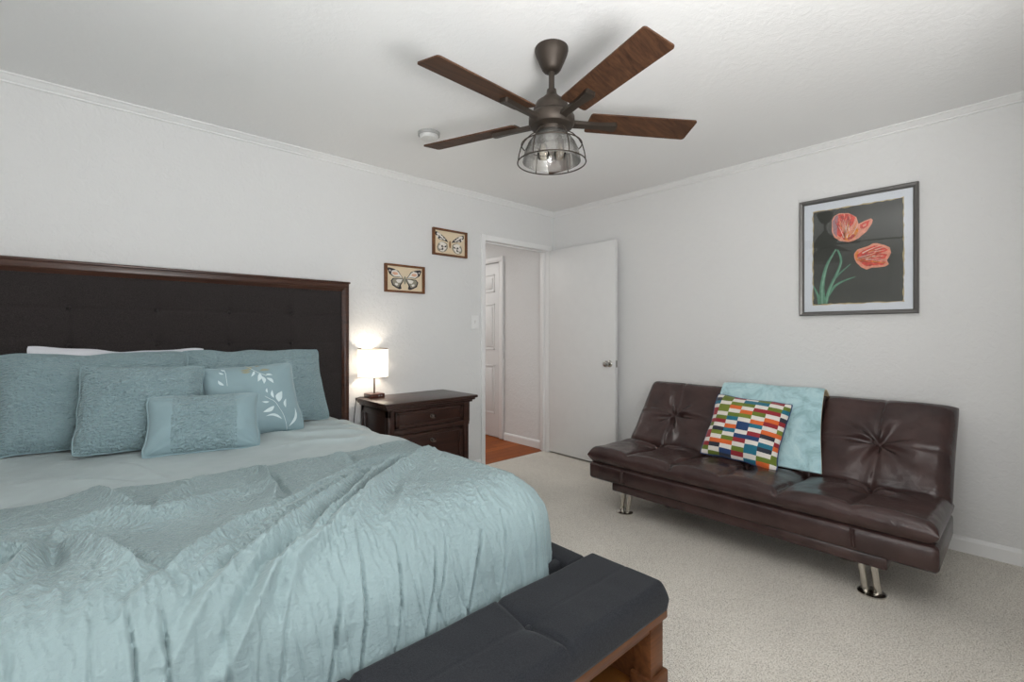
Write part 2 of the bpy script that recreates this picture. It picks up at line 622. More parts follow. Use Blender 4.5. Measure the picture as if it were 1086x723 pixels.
up = obj('upholstered_panel', head_panel(), M_HEADFAB, headboard, angle=80)
for bx in BTN_X:
    for bz in BTN_Z:
        vf = lathe([(0.0, 0.010), (0.006, 0.009), (0.010, 0.005), (0.011, 0.0)], n=14, cap=False)
        obj('button', xform(vf, Matrix.Translation((bx, HBF + 0.012, bz)) @ Matrix.Rotation(math.radians(90), 4, 'X')), M_HEADFAB, headboard)

obj('side_rail', box(1.235, 1.338, 1.062, 3.2, 0.14, 0.405, 0.018, 3), M_BENCHFAB, bed)
obj('side_rail', box(BX0 + 0.03, BX0 + 0.12, 1.062, 3.2, 0.14, 0.405, 0.018, 3), M_BENCHFAB, bed)
obj('footboard', box(BX0 + 0.03, 1.338, 1.10, 1.14, 0.10, 0.40, 0.012, 3), M_BENCHFAB, bed)
for x, y in ((1.24, 1.09), (BX0 + 0.06, 1.09)):
    obj('bed_foot', box(x, x + 0.07, y, y + 0.07, 0, 0.14, 0.006), M_BEDWOOD, bed)
M_WHITEFAB = plain('white_cotton', rgb(222, 224, 230), 0.85, var=0.02, bump=((400, 400, 400), 0.2, 0.001))
obj('mattress', box(-0.70, 1.19, 1.16, 3.17, 0.34, 0.665, 0.05, 4), M_WHITEFAB, bed)

# ------------------------------------------------------------------ comforter
S0, T0, RR, ZT = 1.06, 1.272, 0.20, 0.70
BOUND = 1.965


def drape(S, T):
    qx = np.maximum(S - S0, 0)
    qy = np.maximum(T0 - T, 0)
    qx2 = np.maximum(-0.63 - S, 0)
    sx = np.where(qx2 > 0, -1.0, 1.0)
    qx = np.maximum(qx, qx2)
    d = np.hypot(qx, qy) + 1e-9
    a = np.minimum(d / RR, np.pi / 2)
    over = np.maximum(d - RR * np.pi / 2, 0)
    h = RR * np.sin(a) + over * 0.06
    v = RR * (1 - np.cos(a)) + over * 0.998
    X = np.clip(S, -0.63, S0) + sx * h * qx / d
    Y = np.maximum(T, T0) - h * qy / d
    return X, Y, ZT - v, d


# wrinkle lines in cloth coordinates: (points, height, width, sharpness side)
LINES = [
    ([(-.068, 1.544), (-.008, 1.468), (.044, 1.372), (.10, 1.248)], .034, .022),
    ([(-.068, 1.544), (-.036, 1.628), (.024, 1.652), (.124, 1.56), (.204, 1.572), (.312, 1.652), (.40, 1.70)], .028, .020),
    ([(-.068, 1.544), (-.112, 1.548), (-.25, 1.53)], .030, .020),
    ([(-.068, 1.532), (-.092, 1.448), (-.13, 1.32)], .028, .022),
    ([(-.068, 1.532), (-.072, 1.40), (-.076, 1.26)], .010, .016),
    ([(-.008, 1.96), (.032, 1.90), (.072, 1.744), (.12, 1.588)], .030, .018),
    ([(.128, 1.628), (.216, 1.76), (.32, 1.932)], .024, .020),
    ([(.44, 1.945), (.472, 1.788), (.456, 1.608), (.412, 1.504)], .028, .016),
    ([(.77, 1.95), (.79, 1.86), (.77, 1.76)], .018, .014),
    ([(.93, 1.97), (.95, 1.90), (.93, 1.84)], .010, .014),
    ([(.06, 1.16), (.18, 1.27), (.288, 1.36), (.388, 1.388), (.556, 1.516), (.784, 1.68), (1.0, 1.78)], .025, .015),
    ([(.12, 1.04), (.18, 1.13), (.256, 1.204), (.344, 1.228), (.488, 1.356), (.724, 1.552), (.988, 1.652)], .028, .016),
    ([(.20, 0.98), (.26, 1.07), (.324, 1.156), (.428, 1.208), (.572, 1.332), (.772, 1.528), (1.048, 1.70)], .028, .016),
    ([(.34, 1.08), (.372, 1.156), (.472, 1.20), (.62, 1.328), (.86, 1.53), (1.108, 1.72)], .030, .016),
    ([(.20, 1.09), (.244, 1.144), (.308, 1.204), (.416, 1.272)], .012, .02),
    ([(.16, 1.20), (.30, 1.30), (.45, 1.40), (.64, 1.55), (.86, 1.68)], .009, .012),
    ([(.30, 1.12), (.42, 1.24), (.56, 1.34), (.75, 1.50), (.95, 1.64)], .010, .012),
    ([(.45, 1.14), (.54, 1.22), (.68, 1.36), (.86, 1.52), (1.0, 1.60)], .010, .013),
    ([(.60, 1.15), (.70, 1.26), (.80, 1.40), (.84, 1.50)], .008, .018),
    ([(.50, 1.16), (.60, 1.28), (.70, 1.42)], .008, .018),
    ([(-.3, 1.70), (-.1, 1.72), (.1, 1.70)], .006, .03),
    ([(-.05, 2.2), (.05, 2.10), (.12, 2.02)], .008, .02),
    ([(.12, 2.28), (.17, 2.14), (.2, 2.0)], .008, .02),
    ([(.62, 2.5), (.80, 2.34), (1.1, 2.26)], .014, .022),
    ([(.80, 2.55), (.95, 2.46), (1.2, 2.44)], .012, .018),
    ([(.66, 2.2), (.86, 2.16), (1.1, 2.12)], .010, .022),
    ([(.9, 2.75), (1.05, 2.66), (1.2, 2.64)], .010, .018),
]
CREASE = [  # thin vertical creases down the foot
    ([(.06, 1.22), (.068, 1.092), (.068, .62)], .012, .010), ([(.12, 1.20), (.116, 1.096), (.112, .62)], .012, .010),
    ([(.216, 1.16), (.212, 1.032), (.20, .62)], .014, .011), ([(.36, 1.12), (.32, 1.016), (.27, .62)], .012, .011),
    ([(.012, 1.2), (.008, 1.092), (.0, .62)], .010, .010), ([(.545, 1.2), (.50, 1.036), (.46, .62)], .012, .011),
    ([(.46, 1.10), (.428, .972), (.36, .62)], .014, .012), ([(.63, 1.16), (.60, 1.04), (.55, .62)], .010, .010),
    ([(.735, 1.10), (.696, .972), (.62, .66)], .014, .011), ([(.90, 1.10), (.852, .992), (.75, .70)], .018, .013),
    ([(1.10, 1.14), (1.09, .90), (1.05, .6)], .014, .012), ([(.78, 1.12), (.724, .964), (.66, .64)], .009, .010),
    ([(1.17, 1.10), (1.19, .98), (1.14, .7)], .014, .012), ([(-.09, 1.2), (-.10, 1.0), (-.10, .62)], .010, .011),
    ([(.165, 1.14), (.165, 1.0), (.155, .62)], .007, .009), ([(.29, 1.12), (.27, 1.0), (.235, .62)], .008, .009),
    ([(-.2, 1.2), (-.21, 1.0), (-.2, .62)], .010, .011), ([(.985, 1.14), (.96, .98), (.90, .66)], .010, .011),
]


def seg_dist(S, T, pts):
    best = np.full(S.shape, 9.0)
    along = np.zeros(S.shape)
    L = 0
    tot = sum(math.dist(a, b) for a, b in zip(pts[:-1], pts[1:]))
    for (ax, ay), (bx, by) in zip(pts[:-1], pts[1:]):
        l = math.dist((ax, ay), (bx, by))
        k = np.clip(((S - ax) * (bx - ax) + (T - ay) * (by - ay)) / (l * l), 0, 1)
        dd = np.hypot(S - ax - k * (bx - ax), T - ay - k * (by - ay))
        sgn = np.sign((bx - ax) * (T - ay) - (by - ay) * (S - ax))
        m = dd < np.abs(best)
        best = np.where(m, dd * np.where(sgn == 0, 1, sgn), best)
        along = np.where(m, (L + k * l) / tot, along)
        L += l
    return best, along


def comforter():
    s = np.concatenate([np.linspace(-0.98, -0.32, 40, endpoint=False), np.linspace(-0.32, 1.50, 570)])
    t = np.concatenate([np.linspace(0.70, 2.40, 530, endpoint=False), np.linspace(2.40, 3.16, 70)])
    ns, nt = len(s), len(t)
    S, T = np.meshgrid(s, t, indexing='ij')
    wob = 0.012 * fbm(S * 6, T * 6, 5)
    S2 = S + wob
    X, Y, Z, d = drape(S, T)
    foot = sstep(0.14, 0.36, np.maximum(T0 - T, 0))
    side = sstep(0.14, 0.36, np.maximum(S - S0, 0))
    H = 0.010 * fbm(S * 2.2, T * 2.2, 1) * (1 - foot)
    H += 0.004 * fbm(S * 7, T * 7, 2)
    for pts, amp, wd in LINES:
        b, al = seg_dist(S2, T + wob * 0.6, pts)
        fade = np.sin(np.clip(al, 0.02, 0.98) * np.pi) ** 0.5
        x = b / wd
        prof = np.exp(-np.abs(x) ** 1.4 * np.where(x > 0, 1.3, 0.7)) - 0.42 * np.exp(-((x - 1.7) / 0.8) ** 2)
        H += 1.5 * amp * prof * fade
    for pts, amp, wd in CREASE:
        b, al = seg_dist(S + 0.25 * wob + 0.010 * vn(T * 4.5, S * 3, 50), T, pts)
        fade = sstep(0, 0.2, al) * (0.45 + 0.55 * sstep(-0.5, 0.6, vn(T * 5.5, S * 9, 52)))
        x = b / wd
        H += fade * 0.85 * amp * (0.35 * np.exp(-((x + 0.9) / 0.7) ** 2) - 1.25 * np.exp(-(x / 0.36) ** 2))
    H -= 0.030 * np.exp(-(np.hypot(S + 0.068, T - 1.54) / 0.035) ** 1.2)
    # long soft folds on the foot and the side drop
    k = S + 0.12 * (T - 1.0)
    H += foot * 0.0025 * fbm(k * 13, T * 0.9, 7)
    H -= foot * 0.007 * np.maximum(0, 1 - np.abs(vn(k * 15 + 0.8 * vn(S * 4, T * 3, 22), T * 0.8, 21)) * 7)
    H -= foot * 0.005 * np.maximum(0, 1 - np.abs(vn(k * 31 + 0.6 * vn(S * 6, T * 5, 24), T * 1.6, 23)) * 4)
    H += side * 0.010 * fbm(T * 9, S * 1.2, 8)
    corner = np.minimum(foot, side)
    H += corner * 0.012 * np.sin(np.arctan2(np.maximum(T0 - T, 0), np.maximum(S - S0, 1e-6)) * 12)
    # puckered quilting away from the smooth border
    q = sstep(BOUND + 0.012, BOUND - 0.012, T + 0.012 * vn(S * 9, T * 2, 4))
    el = sstep(1.75, 1.05, T)
    wx = 0.016 * vn(S * 16, T * 16, 3)
    wy = 0.016 * vn(S * 16, T * 16, 31)
    p1 = ridge((S + wx) * 34, (T + wy) * 40, 9) + 0.6 * ridge((S + wy) * 62, (T + wx) * 58, 10)
    k2 = S + 0.10 * T + 0.6 * wx
    p2 = ridge(k2 * 62, T * 17 + 1.5 * wy / 0.016, 12) + 0.5 * ridge(k2 * 110, T * 30, 13)
    dens = 0.6 + 0.4 * vn(S * 3.5, T * 3.5, 15)
    mid = np.exp(-((T - 1.24) / 0.13) ** 2)
    H += q * (0.0034 * p1 * dens * (1 - el) + el * p2 * (0.0010 + 0.0052 * mid))
    # normals
    P = np.stack([X, Y, Z], -1)
    du = np.gradient(P, axis=0)
    dv = np.gradient(P, axis=1)
    N = np.cross(du, dv)
    N /= np.linalg.norm(N, axis=-1, keepdims=True) + 1e-12
    P = P + N * (H + 0.004)[..., None]
    P[..., 2] = np.maximum(P[..., 2], 0.20)
    # the foot tucks behind the bench and rests against the footboard
    UV = np.stack([S, T], -1).reshape(-1, 2)
    V = P.reshape(-1, 3)
    I = np.arange(ns * nt).reshape(ns, nt)
    Q = np.stack([I[:-1, :-1], I[1:, :-1], I[1:, 1:], I[:-1, 1:]], -1)
    tq = T[:-1, :-1] + 0.010 * vn(S[:-1, :-1] * 9, T[:-1, :-1] * 2, 4)
    quilt = Q[tq < BOUND].reshape(-1, 4)
    border = Q[tq >= BOUND].reshape(-1, 4)
    return V, UV, quilt, border


def sub(V, UV, F):
    u, inv = np.unique(F, return_inverse=True)
    return (V[u], inv.reshape(F.shape)), UV[u]


def teal_cloth(name, base, quilted, sc=(70, 70, 1), st=0.55, fade=False):
    q = NT(name)
    v = q.coord((1, 1, 1), uv=True)
    f = q.noise(v, 3.0, 3, 0.6)
    lo = tuple(c * 0.93 for c in base[:3]) + (1,)
    hi = tuple(min(1, c * 1.06) for c in base[:3]) + (1,)
    q.l(q.ramp(f, [(0.3, lo), (0.7, hi)]), q.b.inputs['Base Color'])
    q.b.inputs['Specular IOR Level'].default_value = 0.25
    q.b.inputs['Sheen Weight'].default_value = 0.15
    q.b.inputs['Sheen Roughness'].default_value = 0.5
    fine = q.noise(q.coord((500, 500, 1), uv=True), 1.0, 2)
    n = q.bump(fine, 0.15, 0.001)
    if quilted:
        q.set(Roughness=0.75)
        h = q.noise(q.coord(sc, uv=True), 1.0, 2, 0.5, 0.35)
        h = q.ramp(h, [(0.34, (0, 0, 0, 1)), (0.66, (1, 1, 1, 1))])
        if fade:
            sp = q.n('ShaderNodeSeparateXYZ')
            q.l(v, sp.inputs[0])
            mr = q.n('ShaderNodeMapRange', interpolation_type='SMOOTHSTEP')
            mr.inputs['From Min'].default_value = 1.10
            mr.inputs['From Max'].default_value = 1.42
            mr.inputs['To Min'].default_value = 0.12
            q.l(sp.outputs[1], mr.inputs['Value'])
            ml = q.n('ShaderNodeMath', operation='MULTIPLY')
            q.l(h, ml.inputs[0])
            q.l(mr.outputs[0], ml.inputs[1])
            h = ml.outputs[0]
        n = q.bump(h, st, 0.012, n)
    else:
        q.set(Roughness=0.5)
    q.l(n, q.b.inputs['Normal'])
    return q.m


TEAL = rgb(143, 162, 164)
M_QUILT = teal_cloth('teal_puckered_cotton', TEAL, True, (78, 110, 1), 0.62, True)
M_SATIN = teal_cloth('teal_grey_satin', rgb(164, 177, 178), False)
M_SHAM = teal_cloth('teal_puckered_sham', rgb(138, 162, 167), True, (62, 125, 1), 0.75)
M_SMOOTH = teal_cloth('teal_smooth_satin', rgb(136, 160, 166), False)
V, UV, FQ, FB = comforter()
(vf, uvq) = sub(V, UV, FQ)
com = obj('comforter', vf, M_QUILT, None, uv=uvq, angle=100)
tag(com, 'rumpled teal puckered comforter spread over the bed and hanging over its foot', 'comforter')
(vf, uvb) = sub(V, UV, FB)
bo = obj('smooth_border', vf, M_SATIN, com, uv=uvb, angle=100)
bo['label'] = 'smooth satin border of the comforter at the pillow end'


# ------------------------------------------------------------------ pillows
def axes(yaw, lean, roll=0.0):
    """front faces -y before yaw; leaning sends the top backwards"""
    ex = np.array([math.cos(yaw), math.sin(yaw), 0.0])
    bk = np.array([-math.sin(yaw), math.cos(yaw), 0.0])
    ey = np.array([0, 0, 1.0]) * math.cos(lean) + bk * math.sin(lean)
    ez = -bk * math.cos(lean) + np.array([0, 0, 1.0]) * math.sin(lean)
    ex2 = ex * math.cos(roll) + ey * math.sin(roll)
    ey2 = -ex * math.sin(roll) + ey * math.cos(roll)
    return ex2, ey2, ez


def puff(base, ax, w, h, t, p=3.0, q=0.5, n=(56, 48), pinch=0.06, front=None, back=None, flat_back=1.0, dense=1.6, wrinkle=0.0, seed=0, drop=0.0, rad=None, corner=0.035):
    """a stuffed two-sided pad; returns verts, faces, uv and a function giving front points"""
    ex, ey, ez = ax
    base = np.array(base, float)

    def sp(k):
        x = np.linspace(-1, 1, k)
        return np.sign(x) * (1 - (1 - np.abs(x)) ** dense)

    def pos(a, b, side):
        k6 = 6 if rad is None else 24
        m = (1 - np.abs(a) ** (k6 if rad is None else 60)) * (1 - np.abs(b) ** k6)
        u = a * w / 2 * (1 - pinch * (1 - b ** 2)) * (1 - corner * np.abs(b) ** 9)
        v = b * h / 2 * (1 - pinch * (1 - a ** 2)) * (1 - corner * np.abs(a) ** 9) + h / 2
        if wrinkle:
            u = u + wrinkle * 0.8 * np.abs(a) ** 4 * vn(b * 3.2, a * 0.5, seed + 40)
            v = v + wrinkle * 0.8 * np.abs(b) ** 4 * vn(a * 3.2, b * 0.5, seed + 44)
        if rad is None:
            T = t / 2 * (np.clip(1 - np.abs(a) ** p, 0, 1) * np.clip(1 - np.abs(b) ** p, 0, 1)) ** q
        else:
            e = lambda k: np.sqrt(np.clip(1 - (1 - np.clip(k, 0, 1)) ** 2, 0, 1))
            T = t / 2 * e((1 - np.abs(a)) * w / 2 / rad) * e((1 - np.abs(b)) * h / 2 / rad)
        if drop:
            T = T * (1 - drop * b)
        if wrinkle:
            rr = np.hypot(np.abs(a) - 1, np.abs(b) - 1)
            th = np.arctan2(np.abs(b) - 1, np.abs(a) - 1)
            T = T + m * wrinkle * (fbm(a * 2.5, b * 2.5, seed + side) + 0.8 * np.exp(-rr / 0.35) * np.sin(th * 14 + seed))
        if side > 0:
            if front is not None:
                T = T + m * front(a, b)
            k = T
        else:
            if back is not None:
                T = T + m * back(a, b)
            k = -T * flat_back
        return base + u[..., None] * ex + v[..., None] * ey + k[..., None] * ez, u, v

    na, nb = n
    A, B = np.meshgrid(sp(na), sp(nb), indexing='ij')
    Pf, U, W = pos(A, B, 1)
    Pb, _, _ = pos(A, B, -1)
    V = np.concatenate([Pf.reshape(-1, 3), Pb.reshape(-1, 3)])
    uv = np.concatenate([np.stack([U, W], -1).reshape(-1, 2), np.stack([U + 2, W], -1).reshape(-1, 2)])
    I = np.arange(na * nb).reshape(na, nb)
    J = I + na * nb
    rim = np.zeros((na, nb), bool)
    rim[0, :] = rim[-1, :] = rim[:, 0] = rim[:, -1] = True
    J = np.where(rim, I, J)
    F = []
    for K, flip in ((I, False), (J, True)):
        Q = np.stack([K[:-1, :-1], K[1:, :-1], K[1:, 1:], K[:-1, 1:]], -1).reshape(-1, 4)
        if flip:
            Q = Q[:, ::-1]
        F.append(Q)
    F = np.concatenate(F)
    used = np.unique(F)
    mp = np.zeros(len(V), int)
    mp[used] = np.arange(len(used))
    return (V[used], mp[F]), uv[used], pos


def rim_tube(pos, r, k=60):
    x = np.linspace(-1, 1, k)
    e = 0.999
    loop = []
    for a, b in ((x, -e + 0 * x), (e + 0 * x, x), (-x, e + 0 * x), (-e + 0 * x, -x)):
        loop.append(pos(a, b, 1)[0][:-1])
    return tube([tuple(p) for p in np.concatenate(loop)], r, 6, closed=True)


RAD = math.radians
BT = 0.705
pil_args = dict(wrinkle=0.006)


def pucker(seed, amp=0.0022, fx=42, fy=46):
    return lambda a, b: amp * (ridge(a * fx * 0.34 + 0.5 * vn(a * 5, b * 5, seed), b * fy * 0.22 + 0.5 * vn(a * 5, b * 5, seed + 2), seed) + 0.6 * ridge(a * fx * 0.6, b * fy * 0.4, seed + 5))


def sham(name, label, base, ax, w, h, t, seed, group, flange=True):
    vf, uv, pos = puff(base, ax, w, h, t, 2.6, 0.5, (190, 140), 0.05, wrinkle=0.009, seed=seed, front=pucker(seed), dense=1.25)
    o = obj(name, vf, M_SHAM, None, uv=uv, angle=100)
    tag(o, label, 'pillow', group)
    obj('edge_seam', rim_tube(pos, 0.004), M_SHAM, o)
    return o


sham('bed_pillow', 'large teal puckered sham at the far left, in front of the white pillow', (0.075, 2.74, BT), axes(RAD(2), RAD(27)), 0.69, 0.455, 0.19, 3, 'teal pillows on the bed')
sham('bed_pillow', 'large teal puckered sham at the right end, standing behind the leaf embroidered cushion', (0.725, 2.77, BT), axes(RAD(-1), RAD(27)), 0.71, 0.455, 0.18, 5, 'teal pillows on the bed')
# white pillow behind the left sham
vf, uv, pos = puff((0.135, 2.945, BT), axes(0, RAD(19), RAD(-2.2)), 0.70, 0.452, 0.14, 2.6, 0.5, (60, 40), 0.09, wrinkle=0.012, seed=8)
wp = tag(obj('bed_pillow', vf, M_WHITEFAB, None, uv=uv, angle=100), 'white pillow mostly hidden behind the far left teal sham', 'pillow')
obj('edge_seam', rim_tube(pos, 0.003), M_WHITEFAB, wp)
sham('throw_pillow', 'square teal puckered cushion between the far left sham and the lumbar cushion', (0.182, 2.51, BT), axes(RAD(-5), RAD(27), RAD(-2)), 0.44, 0.395, 0.19, 12, 'teal pillows on the bed')

# embroidered pillow
ax = axes(RAD(-4), RAD(30), RAD(3))
pvf, puv, pos = puff((0.632, 2.50, BT), ax, 0.42, 0.385, 0.16, 2.6, 0.5, (56, 48), 0.05, wrinkle=0.006, seed=21)
M_LEAFW = plain('pale_embroidery', rgb(204, 220, 222), 0.45, var=0.05)
M_LEAFG = plain('golden_embroidery', rgb(150, 152, 128), 0.5, var=0.1)


def on_pillow(a, b, lift=0.0022):
    a, b = np.asarray(a, float), np.asarray(b, float)
    return pos(a, b, 1)[0] + np.array(ax[2]) * lift


def leaf(a0, b0, a1, b1, W, bow=0.10):
    """a leaf from its base to its tip in the cushion's own -1..1 coordinates"""
    n = 9
    t = np.linspace(0, 1, n)
    L = math.hypot(a1 - a0, b1 - b0)
    c, s_ = (a1 - a0) / L, (b1 - b0) / L
    half = W * np.sin(np.pi * t ** 0.85)
    bend = bow * L * np.sin(np.pi * t)
    x = t * L
    up = np.stack([a0 + c * x - s_ * (bend + half), b0 + s_ * x + c * (bend + half)], -1)
    dn = np.stack([a0 + c * x - s_ * (bend - half), b0 + s_ * x + c * (bend - half)], -1)
    P = np.concatenate([on_pillow(up[:, 0], up[:, 1]), on_pillow((up[:, 0] + dn[:, 0]) / 2, (up[:, 1] + dn[:, 1]) / 2, 0.0034), on_pillow(dn[:, 0], dn[:, 1])])
    F = []
    for k in range(n - 1):
        F += [(k, k + 1, n + k + 1, n + k), (n + k, n + k + 1, 2 * n + k + 1, 2 * n + k)]
    return P, F


def stemline(pts):
    a = np.array(pts, float)
    t = np.linspace(0, len(a) - 1, 24)
    x = np.interp(t, range(len(a)), a[:, 0])
    y = np.interp(t, range(len(a)), a[:, 1])
    for _ in range(2):
        x[1:-1] = (x[:-2] + 2 * x[1:-1] + x[2:]) / 4
        y[1:-1] = (y[:-2] + 2 * y[1:-1] + y[2:]) / 4
    return tube([tuple(p) for p in on_pillow(x, y, 0.002)], 0.0013, 5)


LEAVES_W = [(0.46, -0.311, 0.591, -0.004, 0.077), (0.368, -0.184, 0.364, 0.047, 0.032), (0.245, -0.018, 0.252, 0.117, 0.021), (0.251, -0.275, 0.094, -0.252, 0.028), (0.343, -0.416, 0.08, -0.548, 0.053), (0.604, -0.469, 0.651, -0.224, 0.032), (0.162, 0.609, 0.087, 0.353, 0.049), (0.2, 0.508, 0.209, 0.255, 0.042), (0.295, 0.443, 0.427, 0.254, 0.042), (0.289, 0.547, 0.447, 0.524, 0.032), (0.051, 0.707, -0.039, 0.523, 0.028), (-0.543, 0.799, -0.609, 0.893, 0.021), (-0.583, 0.702, -0.667, 0.784, 0.025), (-0.628, 0.353, -0.714, 0.539, 0.032), (0.474, -0.763, 0.127, -0.66, 0.032, -0.18), (0.625, -0.93, 0.829, -0.47, 0.032, -0.16)]
STEMS = [[(0.594, -0.996), (0.516, -0.63), (0.374, -0.283), (0.171, -0.112)], [(-0.566, 0.318), (-0.538, 0.699), (-0.551, 0.858)], [(-0.095, 0.987), (0.035, 0.753), (0.135, 0.634), (0.305, 0.51)]]
LEAVES_G = [(0.021, 0.821, -0.246, 0.771, 0.042), (-0.02, 0.711, -0.231, 0.702, 0.039), (0.112, 0.883, 0.219, 0.921, 0.032), (0.173, 0.699, 0.42, 0.706, 0.046), (0.057, 0.842, -0.098, 0.919, 0.032)]
white = [leaf(*l) for l in LEAVES_W] + [stemline(l) for l in STEMS]
gold = [leaf(*l) for l in LEAVES_G]
wj, gj = join(*white), join(*gold)
allv, allf = join((pvf[0], pvf[1].tolist()), wj, gj)
n_pil, n_w = len(pvf[1]), len(wj[1])
auv = np.concatenate([puv, np.zeros((len(allv) - len(puv), 2))])
emb = tag(obj('throw_pillow', (allv, allf), [M_SMOOTH, M_LEAFW, M_LEAFG], None, uv=auv, angle=100, fmat=[0] * n_pil + [1] * n_w + [2] * (len(allf) - n_pil - n_w)),
          'smooth teal cushion embroidered with white leaves, leaning on the right end sham', 'pillow', 'teal pillows on the bed')
obj('edge_seam', rim_tube(pos, 0.004), M_SMOOTH, emb)

# lumbar cushion: smooth ends, puckered middle
axl = axes(RAD(-10), RAD(30), RAD(-1))


def lumbar():
    vf, uv, pos = puff((0.376, 2.315, BT), axl, 0.415, 0.262, 0.16, 2.6, 0.5, (170, 100), 0.06, wrinkle=0.005, seed=33, front=lambda a, b: pucker(33, 0.003, 34, 30)(a, b) * (np.abs(a) < 0.52), dense=1.25)
    fm = []
    for f in vf[1]:
        u = np.mean(uv[f][:, 0])
        u = u - 2 if u > 1 else u
        fm.append(1 if -0.115 < u < 0.115 else 0)
    o = obj('throw_pillow', vf, [M_SMOOTH, M_SHAM], None, uv=uv, angle=100, fmat=fm)
    tag(o, 'small oblong teal lumbar cushion with puckered middle panel, frontmost on the bed', 'pillow', 'teal pillows on the bed')
    obj('edge_piping', rim_tube(pos, 0.005), M_SMOOTH, o)
    for a in (-0.53, 0.53):
        b = np.linspace(-0.97, 0.97, 40)
        obj('panel_seam', tube([tuple(p) for p in pos(a + 0 * b, b, 1)[0] + np.array(axl[2]) * 0.0005], 0.0016, 5), M_SMOOTH, o)


lumbar()

# ------------------------------------------------------------------ bench at the foot of the bed
bench = thing('bed_bench', 'long upholstered bench with open shelf at the foot of the bed', 'bench', (0.3, 0.9, 0))
BNX0, BNX1 = -0.78, 1.345
BNY0, BNY1 = 0.752, 1.050


def bench_cushion():
    x0, x1, y0, y1, z0, z1 = BNX0, BNX1 + 0.002, BNY0 - 0.004, BNY1, 0.345, 0.432
    nx, ny = 260, 70

    def sp(k):
        x = np.linspace(-1, 1, k)
        return np.sign(x) * (1 - (1 - np.abs(x)) ** 1.5)
    A, B = np.meshgrid(sp(nx), sp(ny), indexing='ij')
    rx, ry = (x1 - x0) / 2, (y1 - y0) / 2
    X = (x0 + x1) / 2 + A * rx
    Y = (y0 + y1) / 2 + B * ry
    ex = (rx - np.abs(X - (x0 + x1) / 2)) / 0.026
    ey = (ry - np.abs(Y - (y0 + y1) / 2)) / 0.026
    e = lambda k: np.sqrt(np.clip(1 - (1 - np.clip(k, 0, 1)) ** 2, 0, 1))
    prof = e(ex) * e(ey)
    D = np.zeros_like(X)
    yb = 0.895
    for bx in (-0.45, -0.01, 0.435, 0.879):
        r = np.hypot(X - bx, Y - yb)
        D -= 0.020 * np.exp(-(r / 0.03) ** 1.1)
        D -= 0.013 * np.exp(-((X - bx - 0.035 * ((Y - yb) / 0.14) ** 2 * 0.3) / 0.007) ** 2)
    D -= 0.0016 * np.exp(-((Y - yb) / 0.004) ** 2)
    D += 0.003 * fbm(X * 5, Y * 5, 4)
    mid = (z0 + z1) / 2
    Zt = mid - 0.012 + (z1 - mid + 0.012) * prof + D * np.clip(prof, 0, 1)
    Zb = mid - 0.012 - (mid - 0.012 - z0) * np.clip(prof * 3, 0, 1)
    # the wall of the cushion bulges a little
    V = np.concatenate([np.stack([X, Y, Zt], -1).reshape(-1, 3), np.stack([X, Y, Zb], -1).reshape(-1, 3)])
    I = np.arange(nx * ny).reshape(nx, ny)
    rim = np.zeros((nx, ny), bool)
    rim[0, :] = rim[-1, :] = rim[:, 0] = rim[:, -1] = True
    J = np.where(rim, I, I + nx * ny)
    F = []
    for K in (I, J):
        F.append(np.stack([K[:-1, :-1], K[1:, :-1], K[1:, 1:], K[:-1, 1:]], -1).reshape(-1, 4))
    F = np.concatenate(F)
    used = np.unique(F)
    mp = np.zeros(len(V), int)
    mp[used] = np.arange(len(used))
    return V[used], mp[F]


bc = obj('seat_cushion', bench_cushion(), M_BENCHFAB, bench, angle=100)
for bx in (-0.45, -0.01, 0.435, 0.879):
    obj('button', lathe([(0.011, 0.0), (0.010, 0.005), (0.006, 0.009), (0.0, 0.010)], (bx, 0.895, 0.412), 14, cap=False), M_BENCHFAB, bc)
obj('top_frame', join(box(BNX0, BNX1, BNY0, BNY1, 0.318, 0.346, 0.004), box(BNX0 + 0.03, BNX1 - 0.03, BNY0 + 0.01, BNY0 + 0.03, 0.30, 0.32, 0.002)), M_BENCHWOOD, bench)
for x0 in (BNX0 + 0.02, BNX1 - 0.088):
    for y0 in (BNY0 + 0.006, BNY1 - 0.066):
        obj('post', join(box(x0, x0 + 0.070, y0, y0 + 0.06, 0.10, 0.32, 0.003)), M_BENCHWOOD, bench)
        obj('plinth_foot', join(box(x0 - 0.012, x0 + 0.082, y0 - 0.012, y0 + 0.068, 0.0, 0.165, 0.006)), M_BENCHWOOD, bench)
obj('end_panel', box(BNX1 - 0.078, BNX1 - 0.036, BNY0 + 0.06, BNY1 - 0.05, 0.10, 0.32, 0.002), M_BENCHWOOD, bench)
obj('end_panel', box(BNX0 + 0.036, BNX0 + 0.078, BNY0 + 0.06, BNY1 - 0.05, 0.10, 0.32, 0.002), M_BENCHWOOD, bench)
obj('back_panel', box(BNX0 + 0.05, BNX1 - 0.05, BNY1 - 0.03, BNY1 - 0.012, 0.10, 0.32, 0.002), M_BEDWOOD, bench)
M_SHELF = wood('golden_brown_shelf', rgb(96, 58, 20), rgb(132, 84, 36), (3, 30, 30), 0.45)
obj('shelf', box(BNX0 + 0.05, BNX1 - 0.05, BNY0 + 0.006, BNY1 - 0.03, 0.10, 0.125, 0.002), M_SHELF, bench)
obj('shelf_apron', box(BNX0 + 0.09, BNX1 - 0.09, BNY0 + 0.010, BNY0 + 0.03, 0.04, 0.10, 0.002), M_BENCHWOOD, bench)

